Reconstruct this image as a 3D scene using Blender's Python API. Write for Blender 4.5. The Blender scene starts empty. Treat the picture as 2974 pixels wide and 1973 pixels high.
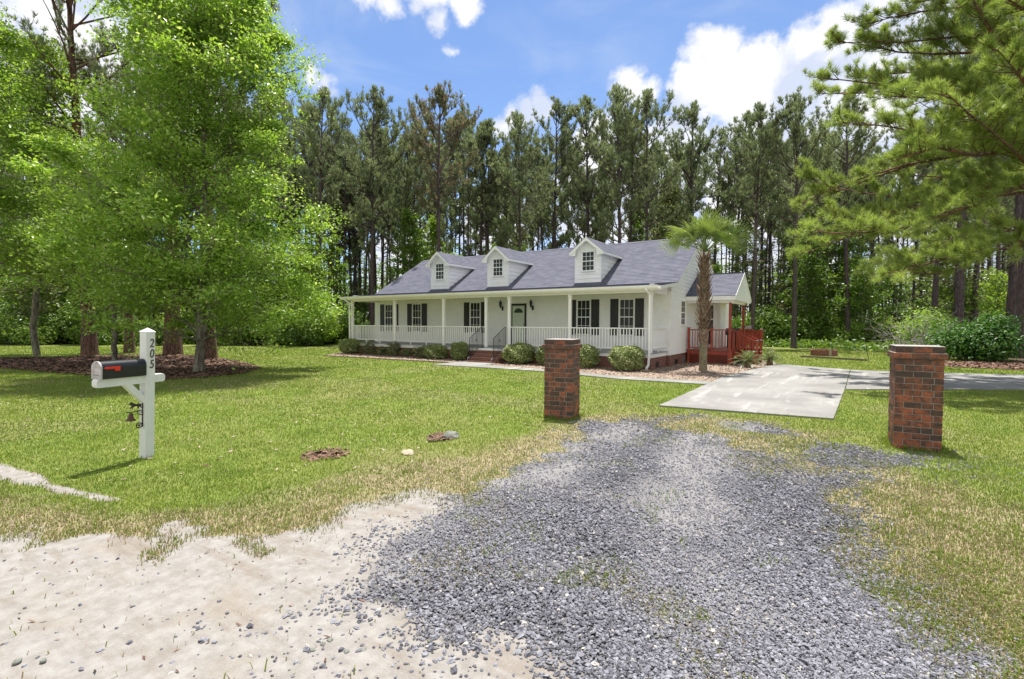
import bpy, bmesh, math, random
import numpy as np
from mathutils import Vector, Matrix
random.seed(7); rng = np.random.default_rng(11)
R_ = math.radians
# ------------------------------------------------------------------ camera
CAM = np.array([5.978, -18.796, 1.75]); FL = 1446.42
YAW, PIT, ROL = 0.57891, -0.03243, 0.00497
cF = np.array([-math.sin(YAW)*math.cos(PIT), math.cos(YAW)*math.cos(PIT), math.sin(PIT)])
_r = np.array([math.cos(YAW), math.sin(YAW), 0.0]); _u = np.cross(_r, cF)
cR = _r*math.cos(ROL)+_u*math.sin(ROL); cU = -_r*math.sin(ROL)+_u*math.cos(ROL)
scene = bpy.context.scene
col = scene.collection
cam_d = bpy.data.cameras.new('camera'); cam = bpy.data.objects.new('camera', cam_d); col.objects.link(cam)
cam_d.sensor_fit = 'HORIZONTAL'; cam_d.sensor_width = 36.0; cam_d.lens = FL/2974*36
cam_d.clip_start = 0.05; cam_d.clip_end = 5000
cam.matrix_world = Matrix(((cR[0], cU[0], -cF[0], CAM[0]), (cR[1], cU[1], -cF[1], CAM[1]), (cR[2], cU[2], -cF[2], CAM[2]), (0, 0, 0, 1)))
scene.camera = cam
# ------------------------------------------------------------------ light
SUN_EL, SUN_AZ = 75.0, 28.0          # azimuth from +y towards -x
EXPOSURE = 0.92
scene.view_settings.view_transform = 'Standard'; scene.view_settings.look = 'None'
scene.view_settings.exposure = EXPOSURE; scene.view_settings.gamma = 1.0
scene.render.engine = 'CYCLES'
cy = scene.cycles
cy.max_bounces = 7; cy.diffuse_bounces = 4; cy.glossy_bounces = 2; cy.transmission_bounces = 4; cy.transparent_max_bounces = 6
cy.use_denoising = True; cy.caustics_reflective = False; cy.caustics_refractive = False
sd = Vector((-math.sin(R_(SUN_AZ))*math.cos(R_(SUN_EL)), math.cos(R_(SUN_AZ))*math.cos(R_(SUN_EL)), math.sin(R_(SUN_EL))))
sl = bpy.data.lights.new('sun', 'SUN'); sl.energy = 4.9; sl.angle = R_(0.55); sl.color = (1.0, 0.955, 0.89)
so = bpy.data.objects.new('sun', sl); col.objects.link(so); so.rotation_euler = (-sd).to_track_quat('-Z', 'Y').to_euler()

def pixdir(x, y):
    d = cF*FL + cR*(x-1487) + cU*(986.5-y)
    return d/np.linalg.norm(d)
def at(x, depth):
    """ground point seen in column x at a given distance along the view axis"""
    d = cF*FL + cR*(x-1487); p = CAM + d/FL*depth
    return (float(p[0]), float(p[1]))
def pt(x, y, depth):
    d = cF*FL + cR*(x-1487) + cU*(986.5-y)
    return CAM + d/FL*depth

class NT:
    """small node tree helper"""
    def __init__(s, tree):
        s.t = tree; s.t.nodes.clear()
    def n(s, typ, ins=None, **kw):
        nd = s.t.nodes.new(typ)
        for k, v in kw.items(): setattr(nd, k, v)
        if ins:
            for k, v in ins.items():
                sock = nd.inputs[k]
                if isinstance(v, bpy.types.NodeSocket): s.t.links.new(v, sock)
                else: sock.default_value = v
        return nd
    def math(s, op, a, b=0.0, c=None, clamp=False):
        ins = {0: a, 1: b}
        if c is not None: ins[2] = c
        return s.n('ShaderNodeMath', ins, operation=op, use_clamp=clamp).outputs[0]
    def vmath(s, op, a, b=(0, 0, 0)):
        nd = s.n('ShaderNodeVectorMath', {0: a, 1: b}, operation=op)
        return nd.outputs['Value'] if op in ('DISTANCE', 'DOT_PRODUCT', 'LENGTH') else nd.outputs[0]
    def mix(s, f, a, b, blend='MIX'):
        nd = s.n('ShaderNodeMix', data_type='RGBA', blend_type=blend)
        for sock, v in ((nd.inputs[0], f), (nd.inputs[6], a), (nd.inputs[7], b)):
            if isinstance(v, bpy.types.NodeSocket): s.t.links.new(v, sock)
            else: sock.default_value = v if not isinstance(v, tuple) or len(v) == 4 else (*v, 1)
        return nd.outputs[2]
    def noise(s, vec, scale, detail=3, rough=0.55, dist=0.0):
        return s.n('ShaderNodeTexNoise', {'Vector': vec, 'Scale': scale, 'Detail': detail, 'Roughness': rough, 'Distortion': dist})
    def ramp(s, f, a, b, lo=0.0, hi=1.0, smooth=True):
        nd = s.n('ShaderNodeMapRange', {'Value': f, 'From Min': a, 'From Max': b, 'To Min': lo, 'To Max': hi})
        nd.interpolation_type = 'SMOOTHSTEP' if smooth else 'LINEAR'
        return nd.outputs[0]

world = bpy.data.worlds.new('World'); scene.world = world; world.use_nodes = True
w = NT(world.node_tree)
sky = w.n('ShaderNodeTexSky', sky_type='NISHITA', sun_disc=False, sun_elevation=R_(SUN_EL), sun_rotation=R_(-SUN_AZ), altitude=0.0, air_density=1.0, dust_density=0.35, ozone_density=2.2)
tc = w.n('ShaderNodeTexCoord').outputs['Generated']
dirn = w.vmath('NORMALIZE', tc)
warp = w.noise(dirn, 7.0, 6, 0.62).outputs['Color']
wv = w.vmath('SUBTRACT', warp, (0.5, 0.5, 0.5))
wsc = w.n('ShaderNodeVectorMath', {0: wv, 'Scale': 0.085}, operation='SCALE').outputs[0]
dw = w.vmath('ADD', dirn, wsc)
# clouds: direction of each puff (x, y of the photograph turned into a world direction once), radius, weight
S = 1.258
PUFFS = [(1640, 125, .050), (1600, 190, .050), (1660, 175, .055), (1745, 150, .055), (1800, 185, .075), (1870, 150, .075), (1940, 95, .060),
         (1990, 100, .06), (1960, 180, .09), (1850, 250, .09), (1700, 215, .06), (1760, 270, .08), (2060, 170, .10), (1590, 230, .045),
         (1455, 195, .034), (1430, 215, .03), (1485, 215, .034), (1240, 232, .030), (1210, 255, .032), (1175, 268, .026), (1265, 228, .02),
         (1150, 290, .03), (1060, 12, .036), (1000, 50, .022), (905, 18, .032), (850, -15, .036), (960, 25, .018), (1035, 118, .016), (725, 190, .022), (775, 222, .018), (745, 210, .02), (2120, 20, .05), (2080, -20, .05),
         (1380, 330, .06), (1560, 330, .07), (980, -50, .055), (1700, 420, .14), (2000, 360, .16), (1400, 480, .12), (1150, 520, .10), (830, 450, .07),
         (540, 80, .06), (300, 40, .11), (150, 0, .14), (450, 300, .10), (200, 350, .12), (2200, 260, .14), (2250, 560, .16), (1800, 600, .14), (950, 620, .10), (0, 250, .16)]
val = None
for (x, y, r) in PUFFS:
    d = pixdir(x*S, y*S)
    dist = w.vmath('DISTANCE', dw, tuple(float(a) for a in d))
    v = w.math('MULTIPLY_ADD', dist, -1.0/r, 1.0)
    v = w.math('MULTIPLY', v, r/0.05 if r < .05 else 1.0)
    val = v if val is None else w.math('MAXIMUM', val, v)
fine = w.noise(dirn, 24.0, 5, 0.6).outputs['Fac']
val2 = w.math('ADD', val, w.math('MULTIPLY_ADD', fine, 0.85, -0.46))
dens = w.ramp(val2, -0.06, 0.34)
# thin high veil
veil = w.noise(w.n('ShaderNodeMapping', {'Vector': dirn, 'Scale': (1.0, 2.2, 3.4), 'Rotation': (0.3, 0.5, 0.2)}).outputs[0], 2.2, 6, 0.55, 0.6).outputs['Fac']
veilm = w.ramp(veil, 0.46, 0.80, 0.0, 0.30)
skyc = w.mix(1.0, sky.outputs[0], (0.66, 0.71, 0.80, 1), 'MULTIPLY')
CL = 4.75
shade = w.noise(dw, 12.0, 4, 0.55).outputs['Fac']
shadem = w.ramp(shade, 0.38, 0.60, 0.0, 1.0)
cloudc = w.mix(shadem, (0.66*CL, 0.73*CL, 0.90*CL, 1), (CL, CL*1.0, CL*1.02, 1))
c1 = w.mix(veilm, skyc, (0.80*CL, 0.86*CL, 0.98*CL, 1))
c2 = w.mix(dens, c1, cloudc)
# unseen bright cloud cover added behind the camera as fill light
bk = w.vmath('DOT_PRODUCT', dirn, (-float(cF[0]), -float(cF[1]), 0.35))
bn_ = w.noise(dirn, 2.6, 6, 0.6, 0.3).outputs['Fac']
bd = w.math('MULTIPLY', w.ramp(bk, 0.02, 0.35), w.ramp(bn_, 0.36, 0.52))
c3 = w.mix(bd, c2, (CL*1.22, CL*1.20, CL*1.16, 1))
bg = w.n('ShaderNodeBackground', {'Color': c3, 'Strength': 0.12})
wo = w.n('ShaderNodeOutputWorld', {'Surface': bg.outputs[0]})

# ------------------------------------------------------------------ object helpers
def tag(o, label=None, cat=None, group=None, kind=None):
    if label: o['label'] = label
    if cat: o['category'] = cat
    if group: o['group'] = group
    if kind: o['kind'] = kind
    return o
def thing(name, label, cat, loc=(0, 0, 0), rz=0.0, group=None):
    o = bpy.data.objects.new(name, None); col.objects.link(o)
    o.empty_display_size = 0.2; o.location = loc; o.rotation_euler = (0, 0, rz)
    return tag(o, label, cat, group)
def link(name, me, parent=None, mats=None):
    o = bpy.data.objects.new(name, me); col.objects.link(o)
    if parent: o.parent = parent
    if mats and not me.materials:
        for m in (mats if isinstance(mats, (list, tuple)) else [mats]): me.materials.append(m)
    return o
def np_mesh(name, V, F, smooth=False, attrs=None):
    """V (n,3); F list of int arrays (m,k)"""
    me = bpy.data.meshes.new(name)
    V = np.ascontiguousarray(V, dtype=np.float32)
    F = [np.ascontiguousarray(f, dtype=np.int32) for f in F if len(f)]
    me.vertices.add(len(V)); me.vertices.foreach_set('co', V.ravel())
    tot = np.concatenate([np.full(len(f), f.shape[1], np.int32) for f in F])
    loops = np.concatenate([f.ravel() for f in F])
    starts = np.concatenate(([0], np.cumsum(tot)[:-1])).astype(np.int32)
    me.loops.add(len(loops)); me.loops.foreach_set('vertex_index', loops)
    me.polygons.add(len(tot)); me.polygons.foreach_set('loop_start', starts)
    me.polygons.foreach_set('loop_total', tot)
    me.polygons.foreach_set('use_smooth', np.full(len(tot), smooth))
    if attrs:
        for k, a in attrs.items():
            a = np.asarray(a, np.float32)
            if a.ndim == 1:
                at_ = me.attributes.new(k, 'FLOAT', 'POINT'); at_.data.foreach_set('value', a)
            else:
                at_ = me.attributes.new(k, 'FLOAT_COLOR', 'POINT')
                c = np.ones((len(a), 4), np.float32); c[:, :a.shape[1]] = a
                at_.data.foreach_set('color', c.ravel())
    me.update(calc_edges=True); me.validate()
    return me
class MB:
    """collects simple solids into one mesh; faces carry a material index"""
    def __init__(s): s.v = []; s.f = []; s.m = []; s.sm = []
    def add(s, vs, fs, m=0, smooth=False):
        b = len(s.v); s.v += [tuple(map(float, q)) for q in vs]
        s.f += [tuple(b+i for i in f) for f in fs]; s.m += [m]*len(fs); s.sm += [smooth]*len(fs); return s
    def box(s, x0, x1, y0, y1, z0, z1, m=0, bev=0.0):
        if x0 > x1: x0, x1 = x1, x0
        if y0 > y1: y0, y1 = y1, y0
        if z0 > z1: z0, z1 = z1, z0
        if bev <= 0:
            vs = [(x, y, z) for z in (z0, z1) for y in (y0, y1) for x in (x0, x1)]
            return s.add(vs, [(0, 2, 3, 1), (4, 5, 7, 6), (0, 1, 5, 4), (2, 6, 7, 3), (0, 4, 6, 2), (1, 3, 7, 5)], m)
        b = bev
        def ring(z, i): return [(x0+i, y0, z), (x1-i, y0, z), (x1, y0+i, z), (x1, y1-i, z), (x1-i, y1, z), (x0+i, y1, z), (x0, y1-i, z), (x0, y0+i, z)]
        def ring2(z): return [(x0+b, y0+b, z), (x1-b, y0+b, z), (x1-b, y0+b, z), (x1-b, y1-b, z), (x1-b, y1-b, z), (x0+b, y1-b, z), (x0+b, y1-b, z), (x0+b, y0+b, z)]
        R0 = ring2(z0); R1 = ring(z0+b, b); R2 = ring(z1-b, b); R3 = ring2(z1)
        fs = []
        for k in range(3):
            for i in range(8):
                j = (i+1) % 8; fs.append((k*8+i, k*8+j, (k+1)*8+j, (k+1)*8+i))
        fs.append(tuple(range(7, -1, -1))); fs.append(tuple(range(24, 32)))
        return s.add(R0+R1+R2+R3, fs, m)
    def hexa(s, p, m=0):
        """8 points: bottom ring 0-3, top ring 4-7"""
        return s.add(p, [(3, 2, 1, 0), (4, 5, 6, 7), (0, 1, 5, 4), (1, 2, 6, 5), (2, 3, 7, 6), (3, 0, 4, 7)], m)
    def prism(s, poly, axis, a0, a1, m=0):
        """poly of 2D points extruded along axis (0: pts are y,z; 1: x,z; 2: x,y)"""
        def P(q, a): return {0: (a, q[0], q[1]), 1: (q[0], a, q[1]), 2: (q[0], q[1], a)}[axis]
        n = len(poly); vs = [P(q, a0) for q in poly]+[P(q, a1) for q in poly]
        return s.add(vs, [tuple(range(n)), tuple(range(2*n-1, n-1, -1))]+[(i, n+i, n+(i+1) % n, (i+1) % n) for i in range(n)], m)
    def bar(s, a, b, wx, wz=None, m=0, up=(0, 0, 1)):
        a = Vector(a); b = Vector(b); wz = wz or wx
        d = (b-a).normalized(); u = Vector(up)
        if abs(d.dot(u)) > .98: u = Vector((0, 1, 0))
        sd_ = d.cross(u).normalized()*wx/2; uu = sd_.normalized().cross(d).normalized()*wz/2
        return s.hexa([a-sd_-uu, a+sd_-uu, a+sd_+uu, a-sd_+uu, b-sd_-uu, b+sd_-uu, b+sd_+uu, b-sd_+uu], m)
    def tube(s, pts, rad, k=8, m=0, cap=True, smooth=True):
        pts = [Vector(p) for p in pts]; n = len(pts)
        rad = rad if isinstance(rad, (list, tuple)) else [rad]*n
        vs = []; prev = None
        for i, p in enumerate(pts):
            d = (pts[min(i+1, n-1)]-pts[max(i-1, 0)]).normalized()
            if prev is None:
                u = d.orthogonal().normalized()
            else:
                u = (prev - d*prev.dot(d)).normalized()
            prev = u; v = d.cross(u)
            vs += [p + (u*math.cos(2*math.pi*j/k)+v*math.sin(2*math.pi*j/k))*rad[i] for j in range(k)]
        fs = [(i*k+j, i*k+(j+1) % k, (i+1)*k+(j+1) % k, (i+1)*k+j) for i in range(n-1) for j in range(k)]
        s.add(vs, fs, m, smooth)
        if cap:
            s.add(vs[:k], [tuple(range(k-1, -1, -1))], m); s.add(vs[-k:], [tuple(range(k))], m)
        return s
    def lathe(s, prof, c=(0, 0, 0), k=16, m=0, smooth=True):
        vs = []
        for (r, z) in prof:
            vs += [(c[0]+r*math.cos(2*math.pi*j/k), c[1]+r*math.sin(2*math.pi*j/k), c[2]+z) for j in range(k)]
        fs = [(i*k+j, i*k+(j+1) % k, (i+1)*k+(j+1) % k, (i+1)*k+j) for i in range(len(prof)-1) for j in range(k)]
        return s.add(vs, fs, m, smooth)
    def build(s, name, mats, parent=None):
        me = bpy.data.meshes.new(name); me.from_pydata(s.v, [], s.f)
        for m in (mats if isinstance(mats, (list, tuple)) else [mats]): me.materials.append(m)
        me.polygons.foreach_set('material_index', s.m); me.polygons.foreach_set('use_smooth', s.sm); me.update()
        return link(name, me, parent)
def copy_obj(o, parent=None, loc=None, name=None):
    c = o.copy(); col.objects.link(c); c.parent = parent
    if loc is not None: c.location = loc
    return c
def copy_tree(o, parent=None):
    kids = list(o.children); c = o.copy(); col.objects.link(c); c.parent = parent
    for k in kids: copy_tree(k, c)
    return c

# ------------------------------------------------------------------ noise
def vnoise(x, y, seed=0):
    xi = np.floor(x).astype(np.int64); yi = np.floor(y).astype(np.int64); xf = x-xi; yf = y-yi
    def h(a, b):
        n = (a*374761393 + b*668265263 + seed*974711) & 0xffffffff
        n = ((n ^ (n >> 13))*1274126177) & 0xffffffff
        return ((n ^ (n >> 16)) & 0xffff)/65535.0
    u = xf*xf*(3-2*xf); v = yf*yf*(3-2*yf)
    return (h(xi, yi)*(1-u)+h(xi+1, yi)*u)*(1-v)+(h(xi, yi+1)*(1-u)+h(xi+1, yi+1)*u)*v
def fbm(x, y, sc, octv=4, seed=0):
    a = 0.5; t = 0; s_ = 0; f = 1.0/sc
    for i in range(octv):
        t = t + a*vnoise(x*f, y*f, seed+i*17); s_ += a; a *= .5; f *= 2.03
    return t/s_
def sdist(x, y, poly):
    """signed distance, positive inside"""
    P = np.array(poly, float); n = len(P); d = np.full(x.shape, 1e9); ins = np.zeros(x.shape, bool)
    for i in range(n):
        a = P[i]; b = P[(i+1) % n]; e = b-a
        t = np.clip(((x-a[0])*e[0]+(y-a[1])*e[1])/(e@e), 0, 1)
        d = np.minimum(d, np.hypot(x-a[0]-t*e[0], y-a[1]-t*e[1]))
        if a[1] != b[1]:
            c = ((a[1] > y) != (b[1] > y)) & (x < (b[0]-a[0])*(y-a[1])/(b[1]-a[1])+a[0]); ins ^= c
    return np.where(ins, d, -d)
def sstep(v, a, b):
    t = np.clip((v-a)/(b-a), 0, 1); return t*t*(3-2*t)
def G(x, y):
    """ground point under photo pixel given in the 2364 wide view"""
    d = cF*FL + cR*(x*S-1487) + cU*(986.5-y*S); p = CAM + d*(-CAM[2]/d[2]); return (float(p[0]), float(p[1]))

# ------------------------------------------------------------------ materials
def mat(name):
    m = bpy.data.materials.new(name); m.use_nodes = True; return m, NT(m.node_tree)
def out(t, bsdf): t.n('ShaderNodeOutputMaterial', {'Surface': bsdf})
def objco(t): return t.n('ShaderNodeTexCoord').outputs['Object']
def plain(name, c, rough=.6, var=.08, scale=6, bump=.0, metal=0, spec=.5, bscale=60, dirt=None):
    m, t = mat(name); co = objco(t)
    nz = t.noise(co, scale, 4).outputs['Fac']
    f = t.ramp(nz, .3, .7)
    a = tuple(min(1, v*(1-var)) for v in c); b = tuple(min(1, v*(1+var)) for v in c)
    cc = t.mix(f, a, b)
    if dirt:
        dz = t.ramp(t.noise(co, 2.3, 6, .7).outputs['Fac'], .50, .75)
        cc = t.mix(t.math('MULTIPLY', dz, dirt[1]), cc, dirt[0])
    ins = {'Base Color': cc, 'Roughness': rough, 'Metallic': metal, 'Specular IOR Level': spec}
    p = t.n('ShaderNodeBsdfPrincipled', ins)
    if bump:
        bn = t.n('ShaderNodeBump', {'Height': t.noise(co, bscale, 3).outputs['Fac'], 'Strength': bump, 'Distance': .01})
        t.t.links.new(bn.outputs[0], p.inputs['Normal'])
    out(t, p.outputs[0]); return m
M = {}
M['mailwhite'] = plain('weathered_white_vinyl', (.66, .67, .66), .5, .05, 5, .2, dirt=((.42, .42, .38), .35))
M['white'] = plain('white_paint', (.86, .86, .85), .5, .03, 3, .1, dirt=((.62, .62, .57), .25))
M['siding'] = plain('white_siding', (.86, .86, .86), .55, .025, 2.5, .12, bscale=25, dirt=((.66, .65, .60), .22))
M['cream'] = plain('cream_soffit', (.76, .74, .66), .55, .04, 3)
M['porchgrey'] = plain('grey_porch_floor', (.30, .31, .33), .5, .1, 4)
M['black'] = plain('black_paint', (.012, .011, .012), .45, .2, 8)
M['iron'] = plain('black_iron', (.02, .02, .024), .4, .2, 8)
M['redwood'] = plain('red_stain', (.31, .048, .022), .5, .22, 7, .15, dirt=((.16, .03, .015), .5))
M['redcap'] = plain('dark_red_stain', (.20, .035, .022), .35, .2, 7)
M['blackcap'] = plain('dark_post_cap', (.03, .03, .05), .25, .2, 7)
M['mortar'] = plain('mortar', (.27, .235, .20), .9, .25, 20, .4)
M['cement'] = plain('cement_cap', (.30, .27, .26), .85, .2, 12, .3)
M['steel'] = plain('galvanised', (.35, .37, .40), .4, .15, 8, metal=.6)
M['bronze'] = plain('dark_bronze', (.035, .028, .024), .45, .4, 20, metal=.4)
M['rustybell'] = plain('rusty_bell', (.09, .04, .02), .5, .5, 30, .2, metal=.4)
M['flagred'] = plain('red_flag', (.65, .03, .012), .4, .06, 8)
M['boxblack'] = plain('black_mailbox', (.013, .014, .014), .32, .2, 10)
M['boxgrey'] = plain('worn_grey_door', (.42, .39, .40), .55, .25, 18)
M['numeral'] = plain('brown_grey_numeral', (.10, .095, .08), .5, .2, 20, metal=.3)
M['rope'] = plain('rope', (.35, .30, .2), .9, .2, 40)
M['stone'] = plain('fieldstone', (.17, .18, .155), .9, .25, 14, .6, bscale=30)
M['palestone'] = plain('pale_slab', (.33, .27, .20), .9, .15, 14, .5)
M['oldwood'] = plain('weathered_timber', (.16, .13, .10), .9, .3, 9, .4)
M['deadwood'] = plain('bleached_twigs', (.24, .22, .20), .9, .2, 9)
M['blind'] = plain('blind', (.35, .34, .30), .7, .05, 9)
M['bed'] = None

def glass_mat():
    m, t = mat('window_glass'); co = objco(t)
    z = t.n('ShaderNodeSeparateXYZ', {0: co}).outputs[2]
    s_ = t.math('FRACT', t.math('MULTIPLY', z, 26.0))
    slat = t.ramp(s_, .30, .45)
    hi = t.ramp(z, .0, .02)
    c = t.mix(t.math('MULTIPLY', slat, hi), (.010, .011, .012), (.045, .048, .044))
    p = t.n('ShaderNodeBsdfPrincipled', {'Base Color': c, 'Roughness': .06, 'Specular IOR Level': .16}); out(t, p.outputs[0]); return m
M['glass'] = glass_mat()
def glass2():
    m, t = mat('dark_glass'); p = t.n('ShaderNodeBsdfPrincipled', {'Base Color': (.05, .06, .065, 1), 'Roughness': .08, 'Specular IOR Level': .2}); out(t, p.outputs[0]); return m
M['glass2'] = glass2()

def brick_mat(name, wash=0.0):
    m, t = mat(name); co = objco(t)
    x, y, z = t.n('ShaderNodeSeparateXYZ', {0: co}).outputs
    v = t.n('ShaderNodeCombineXYZ', {0: t.math('ADD', x, y), 1: z}).outputs[0]
    b = t.n('ShaderNodeTexBrick', {'Vector': v, 'Color1': (.17, .05, .032, 1), 'Color2': (.10, .034, .024, 1), 'Mortar': (.24, .20, .17, 1), 'Scale': 1.0,
            'Mortar Size': .009, 'Mortar Smooth': .1, 'Brick Width': .21, 'Row Height': .072, 'Bias': 0.0})
    nz = t.ramp(t.noise(co, 9, 5, .65).outputs['Fac'], .35, .7)
    c = t.mix(t.math('MULTIPLY', nz, .6), b.outputs['Color'], (.30, .10, .06))
    p = t.n('ShaderNodeBsdfPrincipled', {'Base Color': c, 'Roughness': .85})
    bn = t.n('ShaderNodeBump', {'Height': t.math('SUBTRACT', 1.0, b.outputs['Fac']), 'Strength': .6, 'Distance': .01})
    t.t.links.new(bn.outputs[0], p.inputs['Normal']); out(t, p.outputs[0]); return m
M['brickwall'] = brick_mat('foundation_brick')
def pillar_brick():
    m, t = mat('pillar_brick'); co = objco(t)
    at_ = t.n('ShaderNodeAttribute', attribute_name='tint').outputs['Color']
    sp = t.n('ShaderNodeSeparateColor', {0: at_}).outputs
    f = t.math('ADD', t.math('MULTIPLY_ADD', sp[0], .38, .09), t.math('MULTIPLY', t.noise(co, 14, 5, .65).outputs['Fac'], .9))
    k = t.ramp(f, .55, 1.0)
    c = t.mix(k, (.060, .034, .024), (.31, .090, .034))
    dk = t.ramp(t.noise(co, 10, 6, .78).outputs['Fac'], .47, .60)
    c = t.mix(t.math('MULTIPLY', dk, .75), c, (.035, .026, .022))
    pl = t.ramp(t.noise(co, 31, 3, .6).outputs['Fac'], .66, .76)
    c = t.mix(t.math('MULTIPLY', pl, .5), c, (.38, .27, .20))
    c = t.mix(1.0, c, t.mix(sp[1], (.85, .85, .85), (1.15, 1.05, 1.0)), 'MULTIPLY')
    p = t.n('ShaderNodeBsdfPrincipled', {'Base Color': c, 'Roughness': .6})
    bn = t.n('ShaderNodeBump', {'Height': t.noise(co, 60, 4).outputs['Fac'], 'Strength': .5, 'Distance': .006})
    t.t.links.new(bn.outputs[0], p.inputs['Normal']); out(t, p.outputs[0]); return m
M['pbrick'] = pillar_brick()
def shingle():
    m, t = mat('roof_shingles'); co = objco(t)
    at_ = t.n('ShaderNodeAttribute', attribute_name='suv').outputs['Color']
    x, y, z = t.n('ShaderNodeSeparateColor', {0: at_}).outputs
    v = t.n('ShaderNodeCombineXYZ', {0: x, 1: y}).outputs[0]
    b = t.n('ShaderNodeTexBrick', {'Vector': v, 'Color1': (0, 0, 0, 1), 'Color2': (1, 1, 1, 1), 'Mortar': (-.6, -.6, -.6, 1), 'Scale': 1.0, 'Mortar Size': .009, 'Brick Width': .30, 'Row Height': .145})  # dark joints also paint in the shadow line under each course
    b.squash = 1.3; b.squash_frequency = 2
    nz = t.noise(co, 3, 5, .6).outputs['Fac']; gr = t.noise(co, 120, 2).outputs['Fac']
    f = t.math('ADD', t.math('MULTIPLY', b.outputs['Color'], .55), t.math('ADD', t.math('MULTIPLY', nz, .10), t.math('MULTIPLY', gr, .22)))
    c = t.mix(f, (.080, .083, .112), (.158, .160, .202))
    p = t.n('ShaderNodeBsdfPrincipled', {'Base Color': c, 'Roughness': .9, 'Specular IOR Level': .2}); out(t, p.outputs[0]); return m
M['shingle'] = shingle()
def concrete():
    m, t = mat('driveway_concrete'); co = objco(t)
    a = t.ramp(t.noise(co, .55, 6, .62).outputs['Fac'], .38, .64)
    b = t.ramp(t.noise(co, 6, 5, .7).outputs['Fac'], .35, .7)
    st = t.noise(t.n('ShaderNodeMapping', {'Vector': co, 'Scale': (2.4, .35, 1), 'Rotation': (0, 0, .12)}).outputs[0], 1.1, 5, .6).outputs['Fac']
    c = t.mix(a, (.185, .18, .17), (.255, .25, .235))
    c = t.mix(t.math('MULTIPLY', b, .35), c, (.16, .155, .145))
    c = t.mix(t.math('MULTIPLY', t.ramp(st, .54, .68), .75), c, (.34, .335, .32))
    c = t.mix(t.math('MULTIPLY', t.ramp(t.noise(co, 2.1, 6, .7).outputs['Fac'], .60, .70), .5), c, (.135, .13, .12))
    p = t.n('ShaderNodeBsdfPrincipled', {'Base Color': c, 'Roughness': .85, 'Specular IOR Level': .3})
    bn = t.n('ShaderNodeBump', {'Height': t.noise(co, 90, 4, .7).outputs['Fac'], 'Strength': .35, 'Distance': .006})
    t.t.links.new(bn.outputs[0], p.inputs['Normal']); out(t, p.outputs[0]); return m
M['concrete'] = concrete()
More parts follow.
